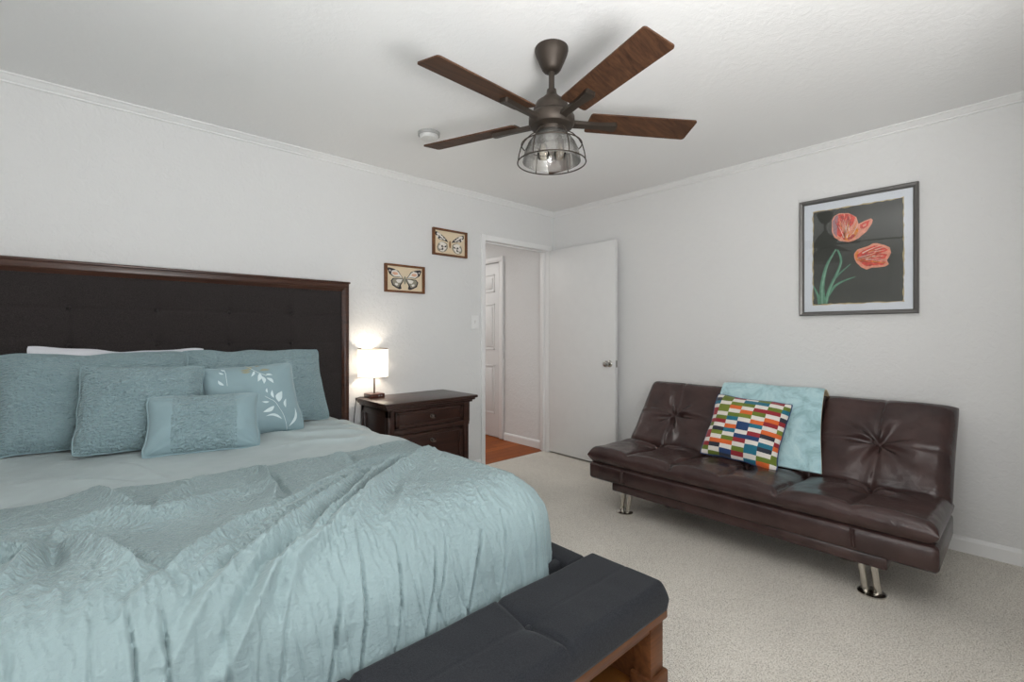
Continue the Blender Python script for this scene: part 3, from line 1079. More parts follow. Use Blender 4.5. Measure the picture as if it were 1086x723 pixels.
# ------------------------------------------------------------------ nightstand and lamp
M_NSWOOD = wood('espresso_nightstand_wood', rgb(34, 20, 16), rgb(66, 40, 31), (3, 45, 45), 0.3)
ns = thing('nightstand', 'dark wood nightstand with two drawers beside the bed', 'nightstand', (1.83, 3.05, 0))
NX0, NX1, NY0, NY1 = 1.492, 2.165, 2.842, 3.255
obj('table_top', join(box(1.452, 2.212, 2.800, 3.268, 0.722, 0.742, 0.005), box(1.462, 2.198, 2.812, 3.262, 0.706, 0.724, 0.007), box(1.478, 2.182, 2.828, 3.258, 0.690, 0.708, 0.005)), M_NSWOOD, ns)
body = join(box(NX0 + 0.012, NX1 - 0.012, NY0 + 0.018, NY1, 0.06, 0.70, 0.003),
            box(NX0, NX0 + 0.045, NY0, NY0 + 0.05, 0.02, 0.70, 0.004), box(NX1 - 0.05, NX1, NY0, NY0 + 0.05, 0.54, 0.70, 0.004), box(NX1 - 0.05, NX1 - 0.010, NY0, NY0 + 0.05, 0.02, 0.55, 0.004),
            box(NX0, NX0 + 0.045, NY1 - 0.05, NY1, 0.02, 0.70, 0.004), box(NX1 - 0.045, NX1, NY1 - 0.05, NY1, 0.02, 0.70, 0.004),
            box(NX0, NX1, NY0 + 0.002, NY1, 0.675, 0.70, 0.003), box(NX0, NX1, NY0 + 0.004, NY0 + 0.03, 0.52, 0.552, 0.004), box(NX0, NX1, NY0 + 0.004, NY0 + 0.03, 0.02, 0.10, 0.003),
            box(NX0, NX0 + 0.02, NY0, NY1, 0.64, 0.70, 0.003), box(NX0, NX0 + 0.02, NY0, NY1, 0.02, 0.12, 0.003))
obj('cabinet_body', body, M_NSWOOD, ns)


def drawer(z0, z1, kz):
    x0, x1, y = NX0 + 0.052, NX1 - 0.068, NY0 + 0.001
    d = obj('drawer', join(box(x0, x1, y + 0.004, y + 0.03, z0, z1, 0.002),
                           box(x0, x0 + 0.028, y - 0.006, y + 0.01, z0, z1, 0.004), box(x1 - 0.028, x1, y - 0.006, y + 0.01, z0, z1, 0.004),
                           box(x0, x1, y - 0.006, y + 0.01, z0, z0 + 0.022, 0.004), box(x0, x1, y - 0.006, y + 0.01, z1 - 0.022, z1, 0.004)), M_NSWOOD, ns)
    prof = [(0.0, 0.0), (0.016, 0.0), (0.016, 0.003), (0.007, 0.006), (0.006, 0.018), (0.013, 0.023), (0.0165, 0.029), (0.013, 0.034), (0.0, 0.036)]
    k = obj('knob', xform(lathe(prof, n=20, cap=False), Matrix.Translation(((x0 + x1) / 2 + 0.012, y + 0.004, kz)) @ Matrix.Rotation(RAD(90), 4, 'X')), plain('dark_nickel_knob', rgb(112, 102, 98), 0.25, 1.0), d)
    k['label'] = 'round metal knob'


drawer(0.562, 0.672, 0.62)
drawer(0.11, 0.512, 0.45)

lamp = thing('table_lamp', 'small lit table lamp with white drum shade on the nightstand', 'lamp', (1.565, 3.195, 0.742))
LX, LY = 1.565, 3.195
M_LAMPWOOD = wood('lamp_base_wood', rgb(52, 26, 20), rgb(86, 46, 34), (3, 40, 40), 0.3)
lb = obj('lamp_base', box(LX - 0.055, LX + 0.055, LY - 0.055, LY + 0.055, 0.742, 0.772, 0.003), M_LAMPWOOD, lamp)
for dx in (0.01, 0.03):
    obj('usb_port', box(LX + dx - 0.007, LX + dx + 0.007, LY - 0.0565, LY - 0.05, 0.752, 0.762, 0.0005), plain('port_grey', rgb(120, 118, 120), 0.4), lb)
M_BRONZE = plain('dark_bronze', rgb(92, 78, 66), 0.35, 0.9)
obj('lamp_pole', lathe([(0.008, 0), (0.006, 0.006), (0.006, 0.21)], (LX, LY, 0.772), 14), M_BRONZE, lamp)


def shade_material():
    q = NT('white_linen_shade')
    tr = q.n('ShaderNodeBsdfTranslucent')
    df = q.n('ShaderNodeBsdfDiffuse')
    v = q.coord((1, 1, 1))
    f = q.noise(v, 300, 2)
    c = q.ramp(f, [(0.3, (0.66, 0.66, 0.64, 1)), (0.7, (0.72, 0.72, 0.70, 1))])
    q.l(c, tr.inputs[0])
    q.l(c, df.inputs[0])
    mx = q.n('ShaderNodeMixShader')
    mx.inputs[0].default_value = 0.62
    q.l(tr.outputs[0], mx.inputs[1])
    q.l(df.outputs[0], mx.inputs[2])
    q.l(mx.outputs[0], q.out.inputs['Surface'])
    return q.m


SHX = LX - 0.012
sh = lathe([(0.106, 0.888), (0.107, 0.99), (0.108, 1.095)], (SHX, LY - 0.004, 0), 48, cap=False)
obj('lamp_shade', sh, shade_material(), lamp)
obj('shade_ring', tube(circle((SHX, LY - 0.004), 0.107, 48, 1.095), 0.0022, 6, True), M_BRONZE, lamp)
obj('shade_spider', join(tube(circle((SHX, LY - 0.004), 0.105, 48, 0.889), 0.0022, 6, True), *[tube([(SHX, LY, 0.905), (SHX + 0.1055 * math.cos(a), LY - 0.004 + 0.1055 * math.sin(a), 0.889)], 0.0015, 6) for a in (0.5, 2.6, 4.7)], lathe([(0.008, 0.90), (0.008, 0.985)], (SHX, LY, 0), 10)), M_BRONZE, lamp)


def bulb_mat(name, strength, col):
    q = NT(name)
    q.set(Roughness=0.3)
    q.b.inputs['Base Color'].default_value = (0.9, 0.88, 0.8, 1)
    q.b.inputs['Emission Color'].default_value = col
    q.b.inputs['Emission Strength'].default_value = strength
    return q.m


obj('bulb', lathe([(0.008, 0.925), (0.009, 0.932), (0.013, 0.940), (0.016, 0.952), (0.014, 0.962), (0.0, 0.966)], (SHX, LY, 0), 20, cap=False), bulb_mat('lamp_bulb', 5, (1, 0.86, 0.68, 1)), lamp)
ld = bpy.data.lights.new('lamp_light', 'POINT')
ld.energy, ld.color, ld.shadow_soft_size = P_LAMP, (1.0, 0.86, 0.70), 0.045
lo = bpy.data.objects.new('lamp_light', ld)
COL.objects.link(lo)
lo.parent = lamp
lo.location = (SHX - LX, -0.002, 0.972 - 0.742)
obj('power_cord', tube([(LX - 0.055, LY, 0.748), (1.47, 3.225, 0.748), (1.448, 3.235, 0.74), (1.438, 3.24, 0.65), (1.425, 3.25, 0.45), (1.43, 3.26, 0.2), (1.45, 3.262, 0.02)], 0.003, 6), M_BLACK, lamp)

# ------------------------------------------------------------------ butterfly pictures
M_FRAMEWOOD = wood('reddish_frame_wood', rgb(80, 46, 22), rgb(128, 80, 42), (20, 20, 20), 0.4)
M_CREAM = plain('cream_backing', rgb(226, 208, 178), 0.8, var=0.05)
M_INK = plain('wing_black', rgb(52, 46, 50), 0.8)
M_WINGW = plain('wing_white', rgb(232, 226, 218), 0.8, var=0.06)
M_WINGP = plain('wing_pink', rgb(226, 178, 150), 0.8, var=0.1)
M_WINGG = plain('wing_grey', rgb(150, 144, 128), 0.8, var=0.15)
M_BRN = plain('body_brown', rgb(150, 112, 74), 0.8)


def flat_poly(poly, d):
    """a flat patch on the left wall's picture, (x, z) points, d in front of the wall"""
    return [(x, WY - d, z) for x, z in poly], [tuple(range(len(poly)))]


def blob(cx, cz, rx, rz, ang, n=18, wob=0.0, seed=0):
    rnd = random.Random(seed)
    o = []
    for k in range(n):
        a = 2 * math.pi * k / n
        r = 1 + wob * (rnd.random() - 0.5)
        x, z = rx * r * math.cos(a), rz * r * math.sin(a)
        c, s = math.cos(ang), math.sin(ang)
        o.append((cx + c * x - s * z, cz + s * x + c * z))
    return o


def butterfly(label, cx, cz, w, h, kind):
    t = thing('framed_butterfly', label, 'picture', (cx, WY, cz - h / 2), 'framed butterfly prints')
    f = 0.019
    d = 0.026
    x0, x1, z0, z1 = cx - w / 2, cx + w / 2, cz - h / 2, cz + h / 2
    obj('picture_frame', join(box(x0, x0 + f, WY - d, WY, z0, z1, 0.002), box(x1 - f, x1, WY - d, WY, z0, z1, 0.002),
                              box(x0 + f, x1 - f, WY - d, WY, z0, z0 + f * 0.8, 0.002), box(x0 + f, x1 - f, WY - d, WY, z1 - f * 0.8, z1, 0.002)), M_FRAMEWOOD, t)
    mats = [M_CREAM, M_INK, M_WINGW, M_WINGP, M_WINGG, M_BRN]
    parts, fm = [], []

    def add(poly, m, lv):
        parts.append(flat_poly(poly, 0.008 + lv * 0.0006))
        fm.append(m)
    add([(x0 + f, z0 + f * .8), (x1 - f, z0 + f * .8), (x1 - f, z1 - f * .8), (x0 + f, z1 - f * .8)], 0, 0)
    sx, sz = (w - 2 * f) / 2, (h - 1.6 * f) / 2
    for s in (-1, 1):
        P = lambda u, v: (cx + s * u * sx, cz + v * sz)
        if kind == 0:      # spread pale wings with dark tips and pink bars
            up = [(.08, .05), (.30, .12), (.62, .10), (.86, .34), (.97, .78), (.90, .86), (.60, .78), (.34, .62), (.22, .30)]
            add([P(*p) for p in up], 1, 1)
            add([P(*p) for p in [(.14, .08), (.32, .16), (.60, .15), (.76, .34), (.72, .62), (.50, .70), (.36, .54), (.24, .28)]], 2, 2)
            add([P(*p) for p in [(.38, .32), (.56, .26), (.72, .40), (.62, .52), (.42, .50)]], 3, 3)
            add([P(*p) for p in [(.80, .52), (.87, .60), (.84, .70), (.78, .62)]], 2, 3)
            lowp = [(.07, .02), (.40, .04), (.66, .0), (.78, -.22), (.70, -.60), (.50, -.78), (.30, -.90), (.18, -.84), (.22, -.55), (.08, -.2)]
            add([P(*p) for p in lowp], 1, 1)
            add([P(*p) for p in [(.10, -.02), (.40, -.02), (.62, -.05), (.71, -.22), (.64, -.52), (.48, -.68), (.34, -.72), (.28, -.50), (.12, -.2)]], 4, 2)
            add([P(*p) for p in [(.14, -.04), (.38, -.06), (.50, -.16), (.40, -.36), (.24, -.34)]], 2, 3)
            add([P(*p) for p in [(.36, -.44), (.54, -.38), (.56, -.52), (.44, -.62)]], 2, 3)
        else:              # raised dark-patterned wings, lower wings rounded
            up = [(.10, .05), (.38, .16), (.72, .22), (.94, .62), (.92, .88), (.72, .80), (.40, .52), (.22, .30)]
            add([P(*p) for p in up], 1, 1)
            for u, v, a_, b_, g in [(.72, .66, .16, .10, .5), (.55, .48, .14, .07, .6), (.40, .30, .12, .06, .5), (.80, .44, .07, .10, .2), (.60, .28, .10, .05, .1)]:
                bb = blob(0, 0, a_, b_, g, 12, 0.3, int(u * 100))
                add([P(u + q, v + r) for q, r in bb], 2, 2)
            bb = blob(0, 0, .34, .48, 0.25, 20, 0.08, 3)
            add([P(.48 + q, -.40 + r) for q, r in bb], 4, 1)
            for u, v, a_, b_, g in [(.46, -.16, .22, .16, 0.3), (.62, -.44, .12, .20, 0), (.36, -.52, .10, .22, .4), (.50, -.74, .14, .08, 0)]:
                bb = blob(0, 0, a_, b_, g, 12, 0.3, int(u * 77))
                add([P(u + q, v + r) for q, r in bb], 2, 2)
            for u, v in [(.52, -.34), (.48, -.60), (.30, -.34)]:
                bb = blob(0, 0, .05, .09, .4, 10, 0.3, int(u * 31))
                add([P(u + q, v + r) for q, r in bb], 1, 3)
    add(blob(cx, cz - .12 * sz, .07 * sx, .34 * sz, 0, 14), 5 if kind else 4, 4)
    V, F = join(*parts)
    obj('butterfly_print', (V, F), mats, t, smooth=False, fmat=fm)


butterfly('framed butterfly print hung lower, nearer the headboard, above the lamp', 1.862, 1.631, 0.348, 0.216, 0)
butterfly('framed butterfly print hung higher, nearer the doorway', 2.289, 1.966, 0.348, 0.222, 1)

# ------------------------------------------------------------------ tulip picture on the right wall
PY, PZ = 0.722, 1.702
tp = thing('framed_picture', 'large framed picture of two tulips above the sofa', 'picture', (WX, PY, PZ - 0.38))
M_GREYFRAME = plain('pewter_frame', rgb(112, 110, 108), 0.35, 0.5, var=0.06)


def on_right(poly, d):
    return [(WX - d, PY - u, PZ + v) for u, v in poly], [tuple(range(len(poly)))]


pw, ph, fw_ = 0.306, 0.381, 0.026
FR = [(0, 0), (0, 0.030), (0.006, 0.034), (0.018, 0.030), (0.026, 0.022), (0.026, 0.0)]


def pframe():
    out = []
    corners = [(-pw, -ph), (pw, -ph), (pw, ph), (-pw, ph)]
    V, F = [], []
    for (cx, cz) in corners:
        for inn, d in FR:
            V.append((WX - d, PY - (cx - math.copysign(inn, cx)), PZ + cz - math.copysign(inn, cz)))
    m = len(FR)
    for k in range(4):
        k2 = (k + 1) % 4
        for j in range(m):
            j2 = (j + 1) % m
            F.append((k * m + j, k2 * m + j, k2 * m + j2, k * m + j2))
    return V, F


obj('picture_frame', pframe(), M_GREYFRAME, tp, smooth=False)
obj('mat_board', box(WX - 0.012, WX - 0.004, PY - 0.285, PY + 0.285, PZ - 0.36, PZ + 0.36, 0), plain('white_mat', rgb(225, 230, 236), 0.8, var=0.01), tp, smooth=False)


def tulip_print():
    mats = [plain('print_dark_olive', rgb(62, 64, 58), 0.6, var=0.18, vscale=4), plain('print_deckle', rgb(190, 172, 128), 0.8),
            plain('print_green', rgb(94, 146, 120), 0.7, var=0.25, vscale=30), plain('print_red', rgb(222, 78, 62), 0.7, var=0.25, vscale=60),
            plain('print_orange', rgb(226, 140, 52), 0.7, var=0.2, vscale=60), plain('print_pink', rgb(232, 158, 132), 0.7, var=0.15, vscale=60), plain('print_deep_red', rgb(186, 66, 56), 0.7, var=0.2, vscale=60),
            plain('print_light_green', rgb(132, 176, 150), 0.7, var=0.2, vscale=30), plain('print_mauve', rgb(170, 130, 136), 0.7, var=0.2, vscale=60), plain('print_cream', rgb(238, 216, 200), 0.7, var=0.1, vscale=60)]
    parts, fm = [], []

    def add(poly, m, lv):
        parts.append(on_right(poly, 0.0125 + lv * 0.0003))
        fm.append(m)
    rnd = random.Random(4)

    def deckle(u0, u1, v0, v1, j):
        o = []
        for k in range(24):
            o.append((u0 + (u1 - u0) * k / 24, v0 + rnd.uniform(-j, j)))
        for k in range(30):
            o.append((u1 + rnd.uniform(-j, j), v0 + (v1 - v0) * k / 30))
        for k in range(24):
            o.append((u1 + (u0 - u1) * k / 24, v1 + rnd.uniform(-j, j)))
        for k in range(30):
            o.append((u0 + rnd.uniform(-j, j), v1 + (v0 - v1) * k / 30))
        return o
    add(deckle(-.232, .238, -.311, .307, .003), 1, 0)
    add(deckle(-.227, .233, -.305, .301, .003), 0, 1)

    def ribbon(pts, w0, w1, m, lv, n=14):
        a = np.array(pts)
        t = np.linspace(0, len(a) - 1, n)
        # smooth interpolation
        x = np.interp(t, range(len(a)), a[:, 0])
        y = np.interp(t, range(len(a)), a[:, 1])
        for _ in range(2):
            x[1:-1] = (x[:-2] + 2 * x[1:-1] + x[2:]) / 4
            y[1:-1] = (y[:-2] + 2 * y[1:-1] + y[2:]) / 4
        dx, dy = np.gradient(x), np.gradient(y)
        l = np.hypot(dx, dy)
        nx, ny = -dy / l, dx / l
        s = np.linspace(0, 1, n)
        w = w0 + (w1 - w0) * s
        up = list(zip(x + nx * w, y + ny * w))
        dn = list(zip(x - nx * w, y - ny * w))
        for k in range(n - 1):
            parts.append(on_right([up[k], up[k + 1], dn[k + 1], dn[k]], 0.0125 + lv * 0.0003))
            fm.append(m)
    ribbon([(-.175, -.303), (-.180, -.18), (-.154, -.052), (-.100, .045)], .017, .004, 2, 2)
    ribbon([(-.178, -.303), (-.178, -.18), (-.150, -.055), (-.102, .04)], .005, .002, 7, 3)
    ribbon([(-.158, -.304), (-.140, -.212), (-.095, -.114), (-.066, -.032), (-.093, .04)], .010, .005, 2, 3)
    ribbon([(-.156, -.304), (-.136, -.212), (-.092, -.114), (-.068, -.035)], .003, .002, 7, 4)
    ribbon([(-.120, -.16), (-.08, -.112), (-.022, -.059)], .008, .002, 2, 3)
    ribbon([(-.190, -.303), (-.200, -.25), (-.226, -.185)], .012, .003, 2, 3)
    ribbon([(-.150, -.26), (-.105, -.185), (-.04, -.155), (.001, -.143)], .009, .002, 2, 2)
    t1 = [(-.123, .232), (-.110, .258), (-.085, .271), (-.034, .263), (-.010, .245), (.007, .23), (.018, .186), (.05, .200), (.080, .209), (.090, .198), (.085, .175), (.058, .131), (.018, .096), (-.010, .083), (-.034, .079), (-.081, .094), (-.110, .12), (-.124, .16)]
    add(t1, 5, 4)
    add([(-.120, .225), (-.104, .256), (-.080, .262), (-.086, .20), (-.096, .12), (-.116, .15)], 8, 5)
    add([(-.088, .262), (-.060, .262), (-.052, .20), (-.074, .115), (-.096, .135), (-.094, .20)], 3, 6)
    add([(-.052, .262), (-.020, .252), (.002, .228), (-.010, .190), (-.050, .150), (-.060, .200)], 3, 6)
    add([(-.075, .252), (-.066, .252), (-.064, .18), (-.078, .13), (-.082, .18)], 6, 7)
    add([(-.040, .245), (-.028, .240), (-.024, .20), (-.046, .165), (-.044, .20)], 6, 7)
    add([(-.060, .115), (-.020, .130), (.012, .165), (.018, .140), (.000, .105), (-.034, .088), (-.060, .096)], 4, 6)
    add([(-.040, .105), (-.010, .125), (.004, .12), (-.014, .098), (-.036, .092)], 6, 7)
    add([(.026, .178), (.052, .194), (.074, .198), (.066, .165), (.042, .150), (.026, .158)], 3, 6)
    add([(.040, .176), (.058, .184), (.056, .168), (.042, .162)], 5, 7)
    t2 = [(-.005, .002), (.012, .027), (.040, .034), (.069, .042), (.090, .054), (.112, .052), (.150, .034), (.172, .018), (.178, -.014), (.168, -.04), (.158, -.056), (.168, -.082), (.150, -.094), (.112, -.096), (.085, -.094), (.058, -.104), (.03, -.085), (.007, -.055), (-.004, -.025)]
    add(t2, 5, 4)
    add([(.010, -.005), (.050, .022), (.096, .040), (.140, .026), (.165, .004), (.120, -.016), (.070, -.038), (.030, -.056), (.012, -.036)], 3, 5)
    add([(.030, -.040), (.070, -.020), (.120, -.010), (.160, -.022), (.150, -.044), (.100, -.056), (.060, -.084), (.036, -.066)], 3, 5)
    add([(.024, -.022), (.060, .004), (.110, .018), (.100, .006), (.060, -.014), (.034, -.036)], 6, 6)
    add([(.070, -.064), (.110, -.056), (.155, -.066), (.140, -.084), (.090, -.082)], 3, 6)
    add([(.060, -.078), (.095, -.062), (.130, -.058), (.10, -.072), (.075, -.086)], 6, 7)
    add([(-.001, -.004), (.010, .016), (.020, .012), (.010, -.012), (.014, -.045), (.006, -.04)], 4, 6)

    def inside(x, y, poly):
        c = False
        for k in range(len(poly)):
            (ax_, ay_), (bx_, by_) = poly[k], poly[k - 1]
            if (ay_ > y) != (by_ > y) and x < (bx_ - ax_) * (y - ay_) / (by_ - ay_) + ax_:
                c = not c
        return c

    def strokes(poly, root, tips, n, seed):
        r = random.Random(seed)
        for k in range(n):
            q = r.random()
            tx = tips[0][0] + (tips[1][0] - tips[0][0]) * q + r.uniform(-.012, .012)
            ty = tips[0][1] + (tips[1][1] - tips[0][1]) * q + r.uniform(-.012, .012)
            a, b = sorted((r.uniform(0.1, 0.95), r.uniform(0.1, 0.95)))
            if b - a < 0.2:
                b = min(1.0, a + 0.3)
            bow = r.uniform(-.018, .018)
            pts = []
            for i in range(7):
                t_ = a + (b - a) * i / 6
                x = root[0] + (tx - root[0]) * t_ + bow * math.sin(math.pi * t_) * (1 if abs(ty - root[1]) > abs(tx - root[0]) else 0)
                y = root[1] + (ty - root[1]) * t_ + bow * math.sin(math.pi * t_) * (0 if abs(ty - root[1]) > abs(tx - root[0]) else 1)
                pts.append((x, y))
            if all(inside(x, y, poly) for x, y in pts):
                ribbon(pts, r.uniform(.0015, .004), .0008, r.choice([3, 4, 5, 6, 9, 9, 5, 3]), 8 + k % 5, 7)
    strokes(t1[:11] + t1[12:], (-.05, .075), ((-.125, .262), (.02, .24)), 46, 3)
    strokes(t2, (-.01, -.03), ((.175, .035), (.165, -.095)), 46, 5)
    V, F = join(*parts)
    return obj('tulip_print', (V, F), mats, tp, smooth=False, fmat=fm)


tulip_print()
obj('picture_glass', box(WX - 0.019, WX - 0.0175, PY - 0.285, PY + 0.285, PZ - 0.36, PZ + 0.36, 0), glass_material('picture_glass', 0.01, base=0.0), tp, smooth=False)

# ------------------------------------------------------------------ sofa
def leather():
    q = NT('dark_brown_leather')
    v = q.coord()
    f = q.noise(v, 6, 3)
    q.l(q.ramp(f, [(0.3, rgb(53, 38, 37)), (0.7, rgb(72, 52, 49))]), q.b.inputs['Base Color'])
    q.set(Roughness=0.27)
    q.b.inputs['Specular IOR Level'].default_value = 0.5
    g = q.noise(v, 260, 2)
    w = q.noise(v, 22, 4, 0.6, 0.6)
    q.l(q.bump(w, 0.30, 0.008, q.bump(g, 0.12, 0.0008)), q.b.inputs['Normal'])
    return q.m


M_LEATHER = leather()
SY0, SY1 = 0.237, 2.048
sofa = thing('sofa', 'dark brown tufted leather futon sofa on chrome legs', 'sofa', (3.0, 1.14, 0))
SYC, SL = (SY0 + SY1) / 2, SY1 - SY0
TUFT = [1.745, 1.143, 0.541]
SEAMS = [1.446, 0.842]


def tuft_disp(yy, h, cy, ch, amp, k, seed, wid=0.10):
    """radiating pleats around a button point"""
    dy, dh = yy - cy, h - ch
    r = np.hypot(dy, dh)
    th = np.arctan2(dh, dy)
    star = np.sin(th * k + 0.8 * np.sin(th * 2 + seed) + seed)
    fall = np.exp(-r / 0.13) * sstep(0.0, 0.03, r)
    return -amp * np.exp(-(r / wid) ** 0.9) + 0.021 * star * fall + 0.009 * np.sin(th * (2 * k - 1) + 2 * seed) * np.exp(-r / 0.15) * sstep(0.02, 0.07, r)


def seat_front(a, b):
    y = SYC - a * SL / 2
    dpt = (b + 1) / 2 * 0.60          # distance back from the front edge
    D = 0.0 * a
    for i, ty in enumerate(TUFT):
        D += tuft_disp(y, dpt, ty, 0.41, 0.030, 5, i * 1.7 + 0.5, 0.07)
        D -= 0.013 * np.exp(-((y - ty - 0.012 * np.sin(dpt * 9 + i)) / 0.010) ** 2) * sstep(0.0, 0.08, dpt)
        D -= 0.006 * np.exp(-(np.abs(y - ty) / 0.05)) * sstep(0.0, 0.4, dpt)
    for i, sy in enumerate(SEAMS):
        D -= 0.015 * np.exp(-((y - sy - 0.012 * np.sin(dpt * 11 + i)) / 0.011) ** 2)
        D -= 0.016 * np.exp(-(np.abs(y - sy) / 0.06))
    D += 0.006 * fbm(y * 6, dpt * 5, 3) + 0.012 * np.abs(np.sin((y - SY0) / SL * np.pi * 6)) ** 0.7
    return D


exs = np.array([0, -1.0, 0])
seat_ax = (exs, np.array([1.0, 0, -0.03]), np.array([0.03, 0, 1.0]))
vf, uv, _ = puff((2.578, SYC, 0.369), seat_ax, SL, 0.60, 0.104, 14, 0.42, (320, 120), 0.0, front=seat_front, dense=1.8, rad=0.05, corner=0.0)
obj('seat', vf, M_LEATHER, sofa, uv=uv, angle=100)

BK0 = np.array([3.045, SYC, 0.385])
BK1 = np.array([3.415, SYC, 0.842])
bl = float(np.linalg.norm(BK1 - BK0))
bey = (BK1 - BK0) / bl
bez = np.array([-bey[2], 0, bey[0]])
BTH = 0.15


def back_front(a, b):
    y = SYC - a * SL / 2
    hh = (b + 1) / 2 * bl
    D = 0.0 * a
    for i, ty in enumerate(TUFT):
        D += tuft_disp(y, hh, ty, 0.275, 0.046, 5, i * 2.1 + 1.1, 0.075)
        D -= 0.009 * np.exp(-((y - ty - 0.008 * np.sin(hh * 14 + i)) / 0.010) ** 2)
        col = sstep(0.30, 0.26, np.abs(y - ty))
        D -= 0.008 * np.exp(-((hh - 0.275 - 0.006 * np.sin(y * 12)) / 0.010) ** 2) * col
        D += 0.005 * np.exp(-((hh - 0.295) / 0.012) ** 2) * col * sstep(0.05, 0.12, np.abs(y - ty))
    for i, sy in enumerate(SEAMS):
        D -= 0.026 * np.exp(-((y - sy) / 0.012) ** 2)
        D -= 0.016 * np.exp(-(np.abs(y - sy) / 0.05))
    for ty in TUFT:
        D += 0.020 * np.clip(1 - ((y - ty) / 0.30) ** 2, 0, 1) * np.clip(1 - ((hh - bl / 2) / (bl / 2)) ** 2, 0, 1)
    D += 0.005 * fbm(y * 8, hh * 8, 6)
    return D


vf, uv, bpos = puff(BK0 + bez * -0.06, (exs, bey, bez), SL, bl, BTH, 12, 0.40, (320, 120), 0.004, front=back_front, dense=1.8, rad=0.07, corner=0.004)
obj('backrest', vf, M_LEATHER, sofa, uv=uv, angle=100)


def body_box():
    vf = box(2.597, 3.16, SY0 + 0.002, SY1 - 0.002, 0.205, 0.322, 0.022, 4)
    V = [(x - 0.010 * math.sin(min(1, max(0, (z - 0.205) / 0.117)) * math.pi) * (1 if x < 2.7 else 0), y, z) for x, y, z in vf[0]]
    return V, vf[1]


obj('body', body_box(), M_LEATHER, sofa)
obj('base_rail', box(2.604, 3.10, 0.41, 1.862, 0.158, 0.212, 0.008), M_LEATHER, sofa)
# side panel tying the seat to the back
obj('back_frame', join(box(3.12, 3.30, SY0 + 0.03, SY1 - 0.03, 0.22, 0.42, 0.03, 3)), M_LEATHER, sofa)
for y in (1.764, 0.534):
    pts = [(2.588, y, 0.312), (2.570, y, 0.30), (2.562, y - 0.004, 0.272), (2.570, y - 0.006, 0.242), (2.588, y - 0.004, 0.232)]
    strip = []
    for dy in (-0.006, 0.006):
        strip.append(tube([(p[0], p[1] + dy, p[2]) for p in pts], 0.005, 6))
    obj('pull_strap', join(*strip), M_LEATHER, sofa)
for y, s in ((1.826, 1), (0.482, -1)):
    for x, nm in ((2.70, 0), (3.04, 1)):
        y = y + (-s * 0.16 if nm else 0)
        leg = obj('leg', join(*[tube([(x + 0.006, y + s * (dy - 0.022), 0.165), (x, y + s * dy, 0.01)], 0.0155, 14) for dy in (-0.024, 0.024)]), M_CHROME, sofa)
        obj('foot_plate', lathe([(0.0, 0.0), (0.056, 0.0), (0.056, 0.006), (0.048, 0.011), (0.0, 0.012)], (x, y, 0.0), 28, cap=False), M_CHROME, leg)

